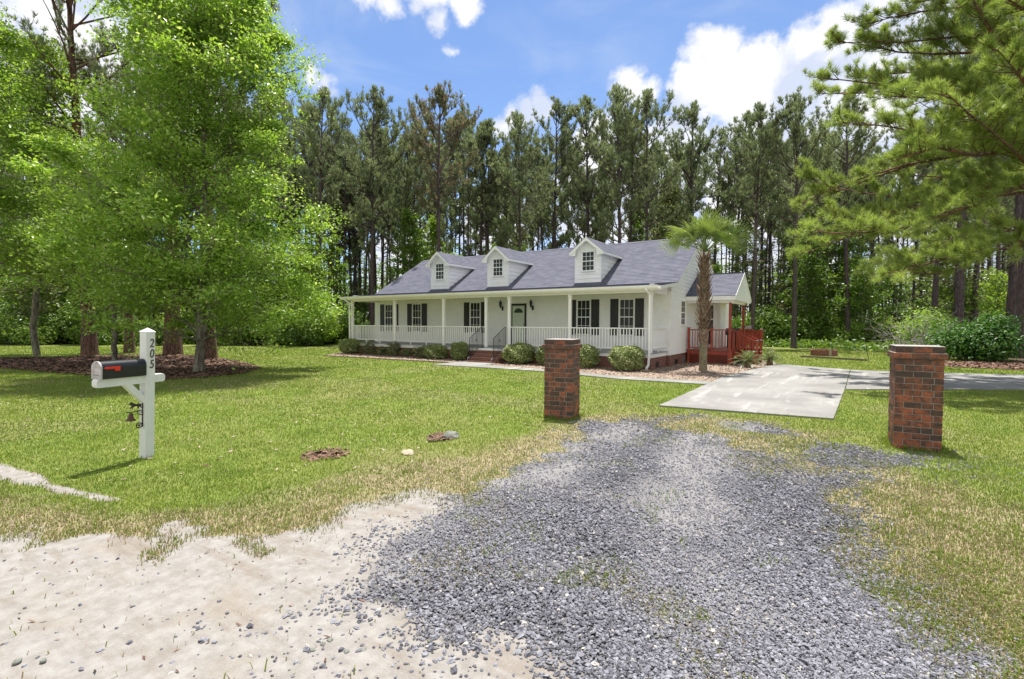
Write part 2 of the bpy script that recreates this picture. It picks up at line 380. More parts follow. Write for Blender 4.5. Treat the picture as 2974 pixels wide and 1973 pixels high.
def ground_mat():
    m, t = mat('ground_cover'); co = objco(t)
    a1 = t.n('ShaderNodeSeparateColor', {0: t.n('ShaderNodeAttribute', attribute_name='cover').outputs['Color']}).outputs
    a2 = t.n('ShaderNodeSeparateColor', {0: t.n('ShaderNodeAttribute', attribute_name='cover2').outputs['Color']}).outputs
    dry, sand, grav = a1; mul, bed, wood = a2
    n1 = t.noise(co, 1.3, 5, .6).outputs['Fac']; n2 = t.noise(co, 9, 5, .65).outputs['Fac']; n3 = t.noise(co, 55, 4, .7).outputs['Fac']; n4 = t.noise(co, 170, 3, .7).outputs['Fac']
    n0 = t.noise(co, .28, 4, .6).outputs['Fac']
    # lawn
    g = t.mix(t.ramp(n1, .35, .65), (.108, .155, .026), (.172, .212, .046))
    g = t.mix(t.math('MULTIPLY', t.ramp(n0, .42, .62), .7), g, (.20, .205, .070))
    g = t.mix(t.math('MULTIPLY', t.ramp(n3, .35, .7), .5), g, (.065, .095, .012))
    g = t.mix(t.math('MULTIPLY', t.ramp(n2, .60, .78), .5), g, (.24, .22, .11))
    d = t.mix(t.ramp(n3, .35, .68), (.21, .165, .10), (.36, .30, .20))
    d = t.mix(t.math('MULTIPLY', t.ramp(n2, .42, .62), .65), d, (.135, .15, .045))
    c = t.mix(dry, g, d)
    s = t.mix(t.ramp(n2, .3, .72), (.200, .183, .164), (.280, .266, .248))
    s = t.mix(t.math('MULTIPLY', t.ramp(n1, .5, .7), .6), s, (.205, .172, .135))
    stk = t.noise(t.n('ShaderNodeMapping', {'Vector': co, 'Rotation': (0, 0, -.579), 'Scale': (.55, 3.2, 1)}).outputs[0], 1.6, 6, .65).outputs['Fac']
    s = t.mix(t.math('MULTIPLY', t.ramp(stk, .50, .66), .55), s, (.165, .135, .105))
    s = t.mix(t.math('MULTIPLY', t.ramp(n3, .60, .75), .45), s, (.12, .10, .08))
    s = t.mix(t.math('MULTIPLY', t.ramp(n4, .52, .66), .45), s, (.34, .33, .31))
    sm = t.ramp(t.math('ADD', sand, t.math('MULTIPLY_ADD', n3, .5, -.25)), .35, .65)
    c = t.mix(sm, c, s)
    vo = t.n('ShaderNodeTexVoronoi', {'Vector': co, 'Scale': 34.0}, feature='F1')
    gv = t.mix(t.n('ShaderNodeSeparateColor', {0: vo.outputs['Color']}).outputs[0], (.06, .06, .07), (.17, .17, .19))
    gv = t.mix(t.ramp(vo.outputs['Distance'], .3, .6), gv, (.04, .04, .042))
    gv = t.mix(t.ramp(n1, .45, .68), gv, t.mix(.55, gv, (.30, .29, .27)))
    du = t.n('ShaderNodeAttribute', attribute_name='dust').outputs['Fac']
    gv = t.mix(t.math('MULTIPLY', du, t.ramp(n3, .25, .6)), gv, (.235, .228, .225))
    gm = t.ramp(t.math('ADD', grav, t.math('MULTIPLY_ADD', n3, .6, -.3)), .35, .65)
    c = t.mix(gm, c, gv)
    mu = t.mix(t.ramp(n3, .3, .7), (.075, .035, .022), (.23, .125, .08))
    mu = t.mix(t.math('MULTIPLY', t.ramp(n2, .5, .7), .7), mu, (.04, .022, .015))
    c = t.mix(t.ramp(t.math('ADD', mul, t.math('MULTIPLY_ADD', n2, .5, -.25)), .35, .65), c, mu)
    be = t.mix(t.ramp(n3, .3, .7), (.20, .14, .10), (.36, .30, .25))
    be = t.mix(t.math('MULTIPLY', t.ramp(n2, .50, .7), .8), be, (.22, .11, .07))
    c = t.mix(bed, c, be)
    wd = t.mix(t.ramp(n2, .35, .65), (.045, .04, .018), (.10, .085, .04))
    c = t.mix(wood, c, wd)
    p = t.n('ShaderNodeBsdfPrincipled', {'Base Color': c, 'Roughness': .95, 'Specular IOR Level': .15})
    hgt = t.math('ADD', t.math('MULTIPLY', n3, .6), t.math('ADD', t.math('MULTIPLY', n4, .35), t.math('MULTIPLY', n2, t.math('MULTIPLY_ADD', sand, -.65, .8))))
    bn = t.n('ShaderNodeBump', {'Height': hgt, 'Strength': t.math('MULTIPLY_ADD', sand, -.15, .55), 'Distance': .03})
    t.t.links.new(bn.outputs[0], p.inputs['Normal']); out(t, p.outputs[0]); return m
M['ground'] = ground_mat()
def leaf_mat(name, c1, c2, c3=None, trans=.45, rough=.45, spec=.35, tcol=(1.25, 1.25, .55)):
    """colour varies leaf by leaf (attribute v) and spray by spray"""
    m, t = mat(name); co = objco(t)
    v = t.n('ShaderNodeAttribute', attribute_name='v').outputs['Fac']
    oi = t.n('ShaderNodeObjectInfo').outputs['Random']
    f = t.math('ADD', t.math('MULTIPLY', v, .55), t.math('ADD', t.math('MULTIPLY', t.ramp(t.noise(co, .9, 3).outputs['Fac'], .3, .7), .35), t.math('MULTIPLY', oi, .25)))
    f = t.math('ADD', f, t.math('MULTIPLY_ADD', t.noise(co, 2.4, 2).outputs['Fac'], .5, -.25))
    c = t.mix(f, c1, c2)
    if c3: c = t.mix(t.ramp(v, .90, .97), c, c3)
    p = t.n('ShaderNodeBsdfPrincipled', {'Base Color': c, 'Roughness': rough, 'Specular IOR Level': spec})
    tr = t.n('ShaderNodeBsdfTranslucent', {'Color': t.mix(1.0, c, (*tcol, 1), 'MULTIPLY')})
    mx = t.n('ShaderNodeMixShader', {0: trans, 1: p.outputs[0], 2: tr.outputs[0]})
    out(t, mx.outputs[0]); return m
M['oakleaf'] = leaf_mat('oak_leaves', (.125, .24, .036), (.32, .47, .09), (.50, .60, .26), .46, .36, .40)
M['midleaf'] = leaf_mat('hardwood_leaves', (.11, .22, .028), (.31, .43, .07), (.38, .46, .16), .44, .36, .38)
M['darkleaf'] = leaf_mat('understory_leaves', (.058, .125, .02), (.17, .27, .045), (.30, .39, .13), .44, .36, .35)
M['laurelleaf'] = leaf_mat('laurel_leaves', (.025, .085, .010), (.07, .18, .020), (.16, .27, .05), .35, .45)
M['shrubleaf'] = leaf_mat('holly_leaves', (.12, .17, .04), (.30, .36, .13), (.48, .50, .30), .3, .4)
M['shrubdull'] = leaf_mat('thin_shrub_leaves', (.10, .13, .05), (.24, .28, .12), (.28, .22, .15), .3, .5)
M['needle'] = leaf_mat('pine_needles', (.13, .165, .085), (.29, .33, .17), None, .42, .45, .4, (1.05, 1.1, .85))
M['needlebrown'] = leaf_mat('pine_needles_part_brown', (.12, .145, .075), (.25, .27, .15), (.30, .19, .13), .42, .45, .4, (1.05, 1.05, .85))
M['nearneedle'] = leaf_mat('near_pine_needles', (.17, .235, .05), (.42, .49, .14), (.54, .56, .26), .50, .40, .4, (1.1, 1.15, .75))
M['palmleaf'] = leaf_mat('palm_leaf', (.09, .155, .04), (.27, .34, .12), (.50, .51, .36), .35, .35, .45)
M['sagoleaf'] = leaf_mat('sago_leaf', (.06, .10, .04), (.17, .21, .09), (.42, .42, .28), .3, .35, .5)
M['grass'] = leaf_mat('grass_blades', (.115, .178, .030), (.250, .325, .072), (.46, .40, .22), .45, .5, .25, (1.2, 1.2, .45))
M['drygrass'] = leaf_mat('dry_grass_blades', (.22, .19, .10), (.44, .37, .24), (.19, .24, .05), .35, .7, .2, (1.1, 1.05, .8))
def bark(name, a, b, c3, sc=(9, 9, 1.6)):
    m, t = mat(name); co = objco(t)
    mp = t.n('ShaderNodeMapping', {'Vector': co, 'Scale': sc}).outputs[0]
    n1 = t.noise(mp, 2.2, 6, .7, .6).outputs['Fac']; n2 = t.noise(co, 1.4, 3).outputs['Fac']
    c = t.mix(t.ramp(n1, .38, .62), a, b); c = t.mix(t.math('MULTIPLY', t.ramp(n2, .5, .7), .6), c, c3)
    p = t.n('ShaderNodeBsdfPrincipled', {'Base Color': c, 'Roughness': .9, 'Specular IOR Level': .2})
    bn = t.n('ShaderNodeBump', {'Height': n1, 'Strength': .8, 'Distance': .04}); t.t.links.new(bn.outputs[0], p.inputs['Normal'])
    out(t, p.outputs[0]); return m
M['pinebark'] = bark('pine_bark', (.045, .034, .037), (.13, .10, .105), (.10, .06, .05))
M['redbark'] = bark('reddish_pine_bark', (.055, .032, .028), (.20, .12, .095), (.23, .10, .065))
M['greybark'] = bark('hardwood_bark', (.09, .08, .06), (.24, .22, .18), (.15, .13, .09), (5, 5, 1.6))
M['palmbark'] = bark('palm_trunk', (.13, .11, .065), (.28, .25, .16), (.2, .19, .11), (3, 3, 12))
M['boot'] = plain('palm_boots', (.17, .105, .07), .85, .6, 14, .3, dirt=((.42, .34, .26), .9))
M['petiole'] = plain('palm_stalk', (.16, .22, .06), .5, .2, 9)
def gravel_mat():
    m, t = mat('gravel_stones')
    v = t.n('ShaderNodeAttribute', attribute_name='v').outputs['Fac']; co = objco(t)
    c = t.mix(t.ramp(v, 0, .85, smooth=False), (.070, .070, .082), (.240, .240, .268))
    c = t.mix(t.ramp(v, .90, .97), c, (.38, .36, .33))
    p = t.n('ShaderNodeBsdfPrincipled', {'Base Color': c, 'Roughness': .8, 'Specular IOR Level': .3}); out(t, p.outputs[0]); return m
M['gravel'] = gravel_mat()
def chip_mat():
    m, t = mat('bark_chips')
    v = t.n('ShaderNodeAttribute', attribute_name='v').outputs['Fac']
    c = t.mix(v, (.10, .045, .03), (.42, .34, .27))
    p = t.n('ShaderNodeBsdfPrincipled', {'Base Color': c, 'Roughness': .9}); out(t, p.outputs[0]); return m
M['chip'] = chip_mat()
def straw_mat():
    m, t = mat('pine_straw')
    v = t.n('ShaderNodeAttribute', attribute_name='v').outputs['Fac']
    c = t.mix(v, (.045, .024, .016), (.23, .135, .09))
    p = t.n('ShaderNodeBsdfPrincipled', {'Base Color': c, 'Roughness': .9}); out(t, p.outputs[0]); return m
M['straw'] = straw_mat()

# ------------------------------------------------------------------ ground cover regions (metres, from the plan of the yard)
P_sand = [G(-700, 1235), G(0, 1226), G(110, 1225), G(200, 1243), G(330, 1260), G(420, 1215), G(560, 1210), G(640, 1226), G(700, 1216), G(820, 1196), G(900, 1168), G(1000, 1140),
          G(960, 1180), G(880, 1235), G(830, 1290), G(800, 1380), G(820, 1440), G(880, 1470), G(960, 1500), G(1060, 1600), G(1100, 1900), (3, -22), (-6, -26), (-30, -26)]
P_sand2 = [G(960, 1500), G(1090, 1470), G(1230, 1485), G(1340, 1540), G(1420, 1620), G(1200, 1900), G(900, 1900)]
P_grav = [G(1590, 952), G(1420, 975), G(1340, 968), G(1330, 1000), G(1240, 1050), G(1150, 1105), G(1020, 1165), G(900, 1225), G(830, 1265), G(800, 1330), G(790, 1400), G(850, 1450), G(960, 1480), G(1090, 1480), G(1230, 1500),
          G(1320, 1570), G(1400, 1700), G(2400, 1900), G(2364, 1540), G(2230, 1480), G(2140, 1400), G(2100, 1320), G(2000, 1230), G(1960, 1150), G(1970, 1110), G(2160, 1075), G(2200, 1052), G(2040, 1040), G(1900, 1020), G(1790, 985)]
P_dry = [G(1540, 945), G(1240, 968), G(1140, 1020), G(1010, 1050), G(860, 1090), G(700, 1140), G(500, 1160), G(300, 1150), G(0, 1135), G(-400, 1120), G(-700, 1260), G(0, 1290), G(500, 1290), G(820, 1290), G(860, 1450), G(1100, 1800), (12, -20.5), G(3200, 1400), G(2500, 1250), G(2330, 1180),
         G(2180, 1110), G(2070, 1060), G(1960, 1005), G(1760, 965)]
P_track = [G(-300, 1035), G(0, 1066), G(60, 1082), G(150, 1120), G(290, 1150), G(240, 1158), G(130, 1140), G(0, 1105), G(-300, 1085)]
P_mulch = [G(-500, 838), G(0, 828), G(130, 826), G(370, 820), G(470, 823), G(560, 838), G(600, 850), G(560, 864), G(470, 874), G(380, 880), G(250, 872), G(120, 862), G(0, 850), G(-500, 850)]
P_debris = [G(985, 1008), G(1020, 1000), G(1055, 1004), G(1040, 1015), G(990, 1020)]
P_bed = [(-16.4, -2.5), (-12.1, -2.32), (-8.1, -2.1), (-6, -2.15), (-2.9, -2.4), (0, -3.05), (2.9, -2.75), (2.95, -1.2), (3.4, 2.5), (3.85, 5.9), (3.4, 7.4), (2, 9), (0, 6), (-18.5, 3), (-18.2, 0)]
EDGE = [(-90, -40), (-52, -12), (-37.3, -1.4), (-32.7, 4.8), (-27.4, 7.5), (-22, 14.5), (-12, 20), (-4, 23), (2.5, 24.8), (6, 22.6), (9.5, 20), (12, 15.5), (15, 13.5), (22, 13), (60, 14)]
P_wood = EDGE + [(300, 400), (-300, 400)]
P_straw2 = [(9.8, 8.6), (14, 8.2), (22, 10), (22, 15), (13, 15.5), (9.5, 12)]
PATH = [(-8.15, -3.3), (-4.4, -3.12), (-2.9, -3.2), (.3, -3.9), (2.84, -3.75), (2.84, -2.95), (0, -3.15), (-2.9, -2.45), (-6.2, -2.2), (-6.25, -1.30), (-8.0, -1.30), (-8.1, -2.1)]
DRIVE1 = [(2.85, -8.31), (5.95, -7.94), (6.17, -2.75), (6.41, 4.35), (3.84, 5.8), (3.35, 2.5), (2.86, -1.2)]
DRIVE2 = [(6.19, -2.74), (10.25, .12), (24, 9.8), (22, 12.2), (11.48, 5.61), (7.71, 4.4), (6.43, 4.34)]
def cover(x, y):
    wob = (fbm(x, y, 1.1, 4, 3)-.5); wob2 = (fbm(x, y, .35, 3, 9)-.5)
    dn = sdist(x, y, P_dry); dry = sstep(dn + wob*1.7 + wob2*.5, -.25, .55)
    patch = fbm(x, y, 1.6, 4, 21)
    dry = np.maximum(dry*(.55+.45*sstep(patch, .35, .6)), .26*sstep(fbm(x, y, 2.4, 4, 23), .54, .68))
    s = np.maximum(sdist(x, y, P_sand), sdist(x, y, P_sand2)); near_ = np.maximum(s, sdist(x, y, P_grav)); dry = np.maximum(dry, sstep(near_ + wob*.5, -.7, -.2)*sstep(-y, 13.0, 14.5)); sand = sstep(s + wob*.75 + wob2*.95, -.16, .22)
    sg_ = sdist(x, y, P_grav); sand = np.maximum(sand, sstep(np.minimum(s, sg_) + wob*.5 + wob2*.3, -1.0, -.45)*sstep(-y, 14.5, 15.3))
    tr = sstep(sdist(x, y, P_track) + wob*.10 + wob2*.12, -.05, .08); sand = np.maximum(sand, tr)
    g = sdist(x, y, P_grav); grav = sstep(g + wob*.5 + wob2*.6, -.25, .35)
    far = sstep(y, -12.2, -9.6)     # thinner towards the slab
    hole = fbm(x, y, 1.3, 4, 33); holes = sstep(hole, .54, .68)*(.42+.5*far) + .48*far*sstep(hole, .36, .56)
    grav = grav*(1-np.clip(holes, 0, 1))
    fring = np.clip(sstep(g + wob*1.4 + wob2, -.75, .25)*(1-grav)*(1-.55*sand), 0, 1)
    m = sstep(np.maximum(sdist(x, y, P_mulch), sdist(x, y, P_straw2)) + wob*1.0 + wob2*.5, -.2, .35); m = np.maximum(m, sstep(sdist(x, y, P_debris)+wob2*.3, -.02, .1))
    cx_, cy_ = G(750, 1047); deb = sstep(.30-np.hypot((x-cx_), (y-cy_)) + wob2*.3, -.02, .12); m = np.maximum(m, deb)
    b = sstep(sdist(x, y, P_bed) + wob2*.16, -.03, .05)
    wd = sstep(sdist(x, y, P_wood) + wob*2.0, -.6, .8)
    grass = (1-np.maximum.reduce([sand, grav, m, b]))*(1-wd)
    return dict(dry=dry, sand=sand, grav=grav, mul=m, bed=b, wood=wd, grass=grass, fring=fring)
TRACKS = [[G(1660, 975), G(1620, 1060), G(1600, 1130), G(1640, 1260), G(1720, 1420), G(1800, 1600)], [G(1440, 985), G(1330, 1040), G(1230, 1090), G(1080, 1180), G(960, 1260)]]
def dust(x, y):
    d = np.full(x.shape, 9.0)
    for T in TRACKS:
        for a, b in zip(T[:-1], T[1:]):
            a = np.array(a); e = np.array(b)-a; t = np.clip(((x-a[0])*e[0]+(y-a[1])*e[1])/(e@e), 0, 1); d = np.minimum(d, np.hypot(x-a[0]-t*e[0], y-a[1]-t*e[1]))
    return sstep(-(d + (fbm(x, y, .7, 4, 71)-.5)*.7), -.95, -.12)*(.55+.45*sstep(fbm(x, y, .9, 3, 72), .35, .55))
def hgt(x, y):
    """slight relief of the yard, zero near the house and slabs"""
    k = sstep(-y, 8.8, 11.5)
    k2 = 1-.9*sstep(-y, 15.2, 16.2)*sstep(-x, -3.5, -2.5)
    h = (fbm(x, y, 2.6, 3, 5)-.5)*.07*k + (fbm(x, y, .6, 3, 6)-.5)*.020*k*k2
    return h
def grid_lines(lo, hi, fine_lo, fine_hi, fs, ms, m_lo, m_hi, cs):
    a = [np.arange(fine_lo, fine_hi, fs), np.arange(m_lo, fine_lo, ms), np.arange(fine_hi, m_hi, ms)]
    def geo(s, e, st):
        o = []; v = s
        while abs(v-s) < abs(e-s): o.append(v); v += st if e > s else -st; st *= 1.35
        o.append(e); return np.array(o)
    a += [geo(m_hi, hi, cs), geo(m_lo-cs, lo, cs)]
    return np.unique(np.round(np.concatenate(a), 4))
gx = grid_lines(-420, 420, -9, 12.5, .07, .3, -42, 26, 1.0); gy = grid_lines(-60, 700, -19.2, -7, .07, .3, -30, 30, 1.0)
X, Y = np.meshgrid(gx, gy); nx, ny = len(gx), len(gy)
cv = cover(X.ravel(), Y.ravel()); Z = hgt(X.ravel(), Y.ravel())
Vg = np.stack([X.ravel(), Y.ravel(), Z], 1)
ii = (np.arange(ny-1)[:, None]*nx + np.arange(nx-1)[None]).ravel()
Fg = np.stack([ii, ii+1, ii+1+nx, ii+nx], 1)
me = np_mesh('ground', Vg, [Fg], True, {'cover': np.stack([cv['dry'], cv['sand'], cv['grav']], 1), 'cover2': np.stack([cv['mul'], cv['bed'], cv['wood']], 1), 'dust': dust(X.ravel(), Y.ravel())})
tag(link('ground', me, None, M['ground']), kind='structure')
def slab(name, poly, z0, z1, m, kind='structure', label=None, cat=None):
    b = MB(); b.prism(poly, 2, z1, z0); o = b.build(name, m); bm = bmesh.new(); bm.from_mesh(o.data); bmesh.ops.recalc_face_normals(bm, faces=bm.faces); bm.to_mesh(o.data); bm.free()
    return tag(o, label, cat, None, kind)
# the drive is cast in bays with open joints
slab('driveway', DRIVE1, -.1, .035, M['concrete']); slab('driveway', DRIVE2, -.1, .033, M['concrete'])
slab('path', PATH, -.1, .030, M['concrete'])

# ------------------------------------------------------------------ grass, gravel, chips (stuff)
def in_view(x, y, pad=200):
    d = np.stack([x-CAM[0], y-CAM[1], np.full(x.shape, -CAM[2])], 1); z = d@cF; u_ = 1487+FL*(d@cR)/np.maximum(z, .1); v_ = 986.5-FL*(d@cU)/np.maximum(z, .1)
    return (z > .5) & (u_ > -pad) & (u_ < 2974+pad) & (v_ < 1973+pad), z
def scatter_view(n, dmin, dmax, power=1.0):
    """points in the view wedge, density falling with distance"""
    t = rng.random(n); dep = dmin*(dmax/dmin)**(t**power); u_ = rng.uniform(-520, 3620, n)
    p = CAM[None, :2] + (cF[None, :2]*FL + cR[None, :2]*(u_-1487)[:, None])/FL*dep[:, None]
    return p[:, 0], p[:, 1], dep
HARD = [DRIVE1, DRIVE2, PATH]
def off_hard(x, y, m_=-0.025):
    k = np.ones(x.shape, bool)
    for P in HARD: k &= sdist(x, y, P) < -m_
    return k
def blades(n, dmin, dmax, which, hmin, hmax, wid, mname, objname, label, dens):
    x, y, dep = scatter_view(n, dmin, dmax)
    c = cover(x, y); k = rng.random(n) < dens(c, x, y); k &= off_hard(x, y) & (y > -22)
    x, y, dep = x[k], y[k], dep[k]; n = len(x); z = hgt(x, y)
    tuft = fbm(x, y, .25, 2, 77)
    h = rng.uniform(hmin, hmax, n)*(.6+.8*tuft)*(1+.03*dep)
    az = rng.uniform(0, 2*np.pi, n); le = rng.uniform(.15, .95, n)
    wd = wid*(.6+.8*rng.random(n))*np.maximum(1, dep/6.0)
    fa = rng.uniform(0, 2*np.pi, n)
    wx, wy = np.cos(fa)*wd/2, np.sin(fa)*wd/2
    lx, ly = np.cos(az)*h*le, np.sin(az)*h*le
    b0 = np.stack([x-wx, y-wy, z-.004], 1); b1 = np.stack([x+wx, y+wy, z-.004], 1)
    m0 = np.stack([x-wx*.8+lx*.35, y-wy*.8+ly*.35, z+h*.6], 1); m1 = np.stack([x+wx*.8+lx*.35, y+wy*.8+ly*.35, z+h*.6], 1)
    tp = np.stack([x+lx, y+ly, z+h*(1-.45*le)], 1)
    V = np.concatenate([b0, b1, m1, m0, tp]); i = np.arange(n)
    vv = np.clip(rng.random(n)*.6 + .7*(fbm(x, y, 2.2, 4, 55)-.35) + .25*(fbm(x, y, .5, 2, 56)-.5), 0, 1); vv = np.where(rng.random(n) < (.34 if which == 'dry' else .05), 1, np.minimum(vv, .89))
    me = np_mesh(objname, V, [np.stack([i, i+n, i+2*n, i+3*n], 1), np.stack([i+3*n, i+2*n, i+4*n], 1)], False, {'v': np.tile(vv, 5)})
    o = link(objname, me, None, M[mname]); tag(o, label, 'grass', None, 'stuff'); return o
DENS = 1.0
blades(int(660000*DENS), 2.6, 34, 'grass', .016, .044, .0060, 'grass', 'grass', 'short green lawn grass between the dirt road and the house', lambda c, x, y: np.clip(c['grass']*(1-.8*c['dry']), 0, 1))
blades(int(420000*DENS), 2.2, 16, 'dry', .012, .045, .0065, 'drygrass', 'dry_grass', 'thin tan dry grass fringing the gravel and the sand', lambda c, x, y: np.clip(c['grass']*c['dry']*.95 + c['fring']*(1-c['sand'])*.10 + (c['sand'] > .2)*.004 + c['sand']*(1-c['sand'])*1.3, 0, 1))
blades(int(140000*DENS), 2.2, 14, 'mix', .02, .06, .0065, 'grass', 'grass', 'scattered green tufts growing through the dry grass and gravel edge',
       lambda c, x, y: np.clip(sstep(fbm(x, y, .45, 3, 91), .56, .70)*(c['dry']*c['grass']*.9+c['fring']*.10)+sstep(fbm(x, y, .35, 3, 92), .64, .74)*c['grav']*.5 + sstep(y, -12.4, -9.8)*sstep(fbm(x, y, .5, 3, 93), .50, .66)*(c['grav'] + c['fring'])*.55, 0, 1))
def pebbles():
    N = 620000
    x, y, dep = scatter_view(N, 2.2, 15)
    c = cover(x, y); thick = sstep(fbm(x, y, 1.1, 3, 61), .30, .55)
    du_ = dust(x, y); dusty = (1-.45*sstep(fbm(x, y, 1.7, 4, 62), .52, .66))*(1-.52*du_)
    p_ = c['grav']*(.45+.55*thick)*dusty + c['fring']*.085 + c['sand']*.002
    k = (rng.random(N) < p_) & off_hard(x, y, .0) & (y > -22)
    x, y, dep, c2_, du_ = x[k], y[k], dep[k], c['grav'][k], du_[k]; n = len(x)
    r = np.clip(rng.lognormal(-4.56, .36, n), .005, .027)*(1-.3*du_)*np.clip(dep/5.5, 1, 1.6)
    # low-poly broken stone: distorted octahedron with a ring of 5
    k5 = 5; a = np.linspace(0, 2*np.pi, k5, endpoint=False)
    base = np.concatenate([np.stack([np.cos(a), np.sin(a), -.1*np.ones(k5)], 1), np.stack([.62*np.cos(a+.5), .62*np.sin(a+.5), .62*np.ones(k5)], 1)])
    V = base[None]*rng.uniform(.65, 1.25, (n, 10, 3)); V *= np.stack([rng.uniform(.8, 1.4, n), rng.uniform(.65, 1.0, n), rng.uniform(.55, 1.0, n)], 1)[:, None]
    V *= r[:, None, None]
    # random rotation
    az = rng.uniform(0, 2*np.pi, n); tx = rng.normal(0, .4, n)
    ca, sa = np.cos(az)[:, None], np.sin(az)[:, None]; ct, st = np.cos(tx)[:, None], np.sin(tx)[:, None]
    yy = V[:, :, 1]*ct-V[:, :, 2]*st; zz = V[:, :, 1]*st+V[:, :, 2]*ct; xx = V[:, :, 0]
    X2 = xx*ca-yy*sa; Y2 = xx*sa+yy*ca
    z0 = hgt(x, y)+rng.uniform(0, .016, n)*c2_+.001
    V = np.stack([X2+x[:, None], Y2+y[:, None], zz+z0[:, None]], 2).reshape(-1, 3)
    o10 = (np.arange(n)*10)[:, None]
    F4 = np.concatenate([o10+np.array([[i, (i+1) % 5, 5+(i+1) % 5, 5+i]]) for i in range(5)]); F5 = o10+np.array([[5, 6, 7, 8, 9]])
    v = np.clip(rng.random(n)*.8+.25*du_, 0, .86); v = np.where(rng.random(n) < .02, 1., v)
    me = np_mesh('gravel', V, [F4, F5], False, {'v': np.repeat(v, 10)})
    tag(link('gravel', me, None, M['gravel']), 'blue-grey crushed stone spread over the drive entrance between the brick pillars', 'gravel', None, 'stuff')
pebbles()
def flakes(name, n, polys, sz, mname, label, cat, zup=.03, excl=None, elong=1.8, bias=0.0):
    xs = []; ys = []
    for P in polys:
        A = np.array(P); lo, hi = A.min(0), A.max(0)
        x = rng.uniform(lo[0], hi[0], n); y = rng.uniform(lo[1], hi[1], n); k = sdist(x, y, P) > -.12*rng.random(n); xs.append(x[k]); ys.append(y[k])
    x = np.concatenate(xs); y = np.concatenate(ys); k = off_hard(x, y, -.02)
    if excl is not None: k &= excl(x, y)
    vis, dep = in_view(x, y); k &= vis
    x, y = x[k], y[k]; n = len(x)
    s_ = rng.uniform(*sz, n); az = rng.uniform(0, 2*np.pi, n); ti = rng.normal(0, .45, n); z = rng.uniform(.004, zup, n)+hgt(x, y)
    ax = np.stack([np.cos(az), np.sin(az), np.sin(ti)*.6], 1)*(s_*elong)[:, None]; bx = np.stack([-np.sin(az), np.cos(az), rng.normal(0, .35, n)], 1)*s_[:, None]
    c = np.stack([x, y, z], 1); V = np.concatenate([c-ax, c+bx*.7, c+ax, c-bx*.7]); i = np.arange(n)
    me = np_mesh(name, V, [np.stack([i, i+n, i+2*n, i+3*n], 1)], False, {'v': np.tile(np.clip(rng.random(n)+bias, 0, 1), 4)})
    tag(link(name, me, None, M[mname]), label, cat, None, 'stuff')
flakes('bark_chips', 60000, [P_bed], (.012, .03), 'chip', 'pale bark chips covering the bed along the porch and around the palm', 'mulch', .03, lambda x, y: ~((x > -17.2) & (x < 0) & (y > 0)) & ~((x > -17.5) & (x < .2) & (y > 1.9)), bias=.12)
flakes('pine_straw', 60000, [P_mulch], (.02, .05), 'straw', 'brown pine straw and bark under the trees on the left of the lawn', 'mulch', .06)
flakes('fallen_leaves', 700, [[G(690, 1030), G(810, 1030), G(830, 1062), G(690, 1062)], P_debris], (.012, .03), 'straw', 'small heaps of dead leaves lying in the lawn', 'leaf litter', .03,
       lambda x, y: (np.hypot(x-G(750, 1047)[0], y-G(750, 1047)[1]) < .33) | (sdist(x, y, P_debris) > 0))
flakes('litter', 2600, [[G(0, 880), G(1400, 880), G(1250, 1010), G(900, 1090), G(0, 1130)]], (.008, .02), 'chip', 'dead leaf bits and pale specks strewn over the left lawn', 'leaf litter', .04)
flakes('litter', 6000, [P_sand], (.003, .010), 'straw', 'small twigs and bark crumbs strewn on the sand road', 'leaf litter', .012, None, 3.0)
flakes('pine_straw', 9000, [P_straw2], (.03, .06), 'straw', 'rusty pine straw at the foot of the big trunk by the right edge', 'mulch', .06)
#==HOUSE==
# ------------------------------------------------------------------ house
house = thing('house', 'white single storey house with a long front porch, three dormers and a grey shingle roof', 'house', (0, 0, 0))
BX0, BX1, BY0, BY1 = -17.5, .2, 1.97, 10.63
XL, XR = -17.2, 0.0
def roofz(y): return 3.478+(y-2.11)*.5855 if y > 2.11 else 3.478-(2.11-y)*.1182
RIDGE = (6.37, roofz(6.37))
def siding(b, axis, plane, sgn, poly, m=0, lap=.165, out_=.022):
    """lap siding over a convex polygon (u,z) lying on a plane; boards stick out along sgn"""
    zs = [p[1] for p in poly]; z = min(zs); zmax = max(zs); n = len(poly)
    def span(zz):
        us = []
        for i in range(n):
            a, c = poly[i], poly[(i+1) % n]
            if (a[1] <= zz <= c[1]) or (c[1] <= zz <= a[1]):
                if abs(a[1]-c[1]) < 1e-9: us += [a[0], c[0]]
                else: us.append(a[0]+(c[0]-a[0])*(zz-a[1])/(c[1]-a[1]))
        return min(us), max(us)
    def P(u, o, zz): return (plane+sgn*o, u, zz) if axis == 0 else (u, plane+sgn*o, zz)
    while z < zmax-1e-4:
        z1 = min(z+lap, zmax); a0, a1 = span(z+1e-6); b0, b1 = span(z1-1e-6)
        b.add([P(a0, out_, z), P(a1, out_, z), P(b1, .001, z1), P(b0, .001, z1), P(a0, 0, z), P(a1, 0, z)], [(0, 1, 2, 3), (4, 5, 1, 0)], m)
        z = z1
    return b
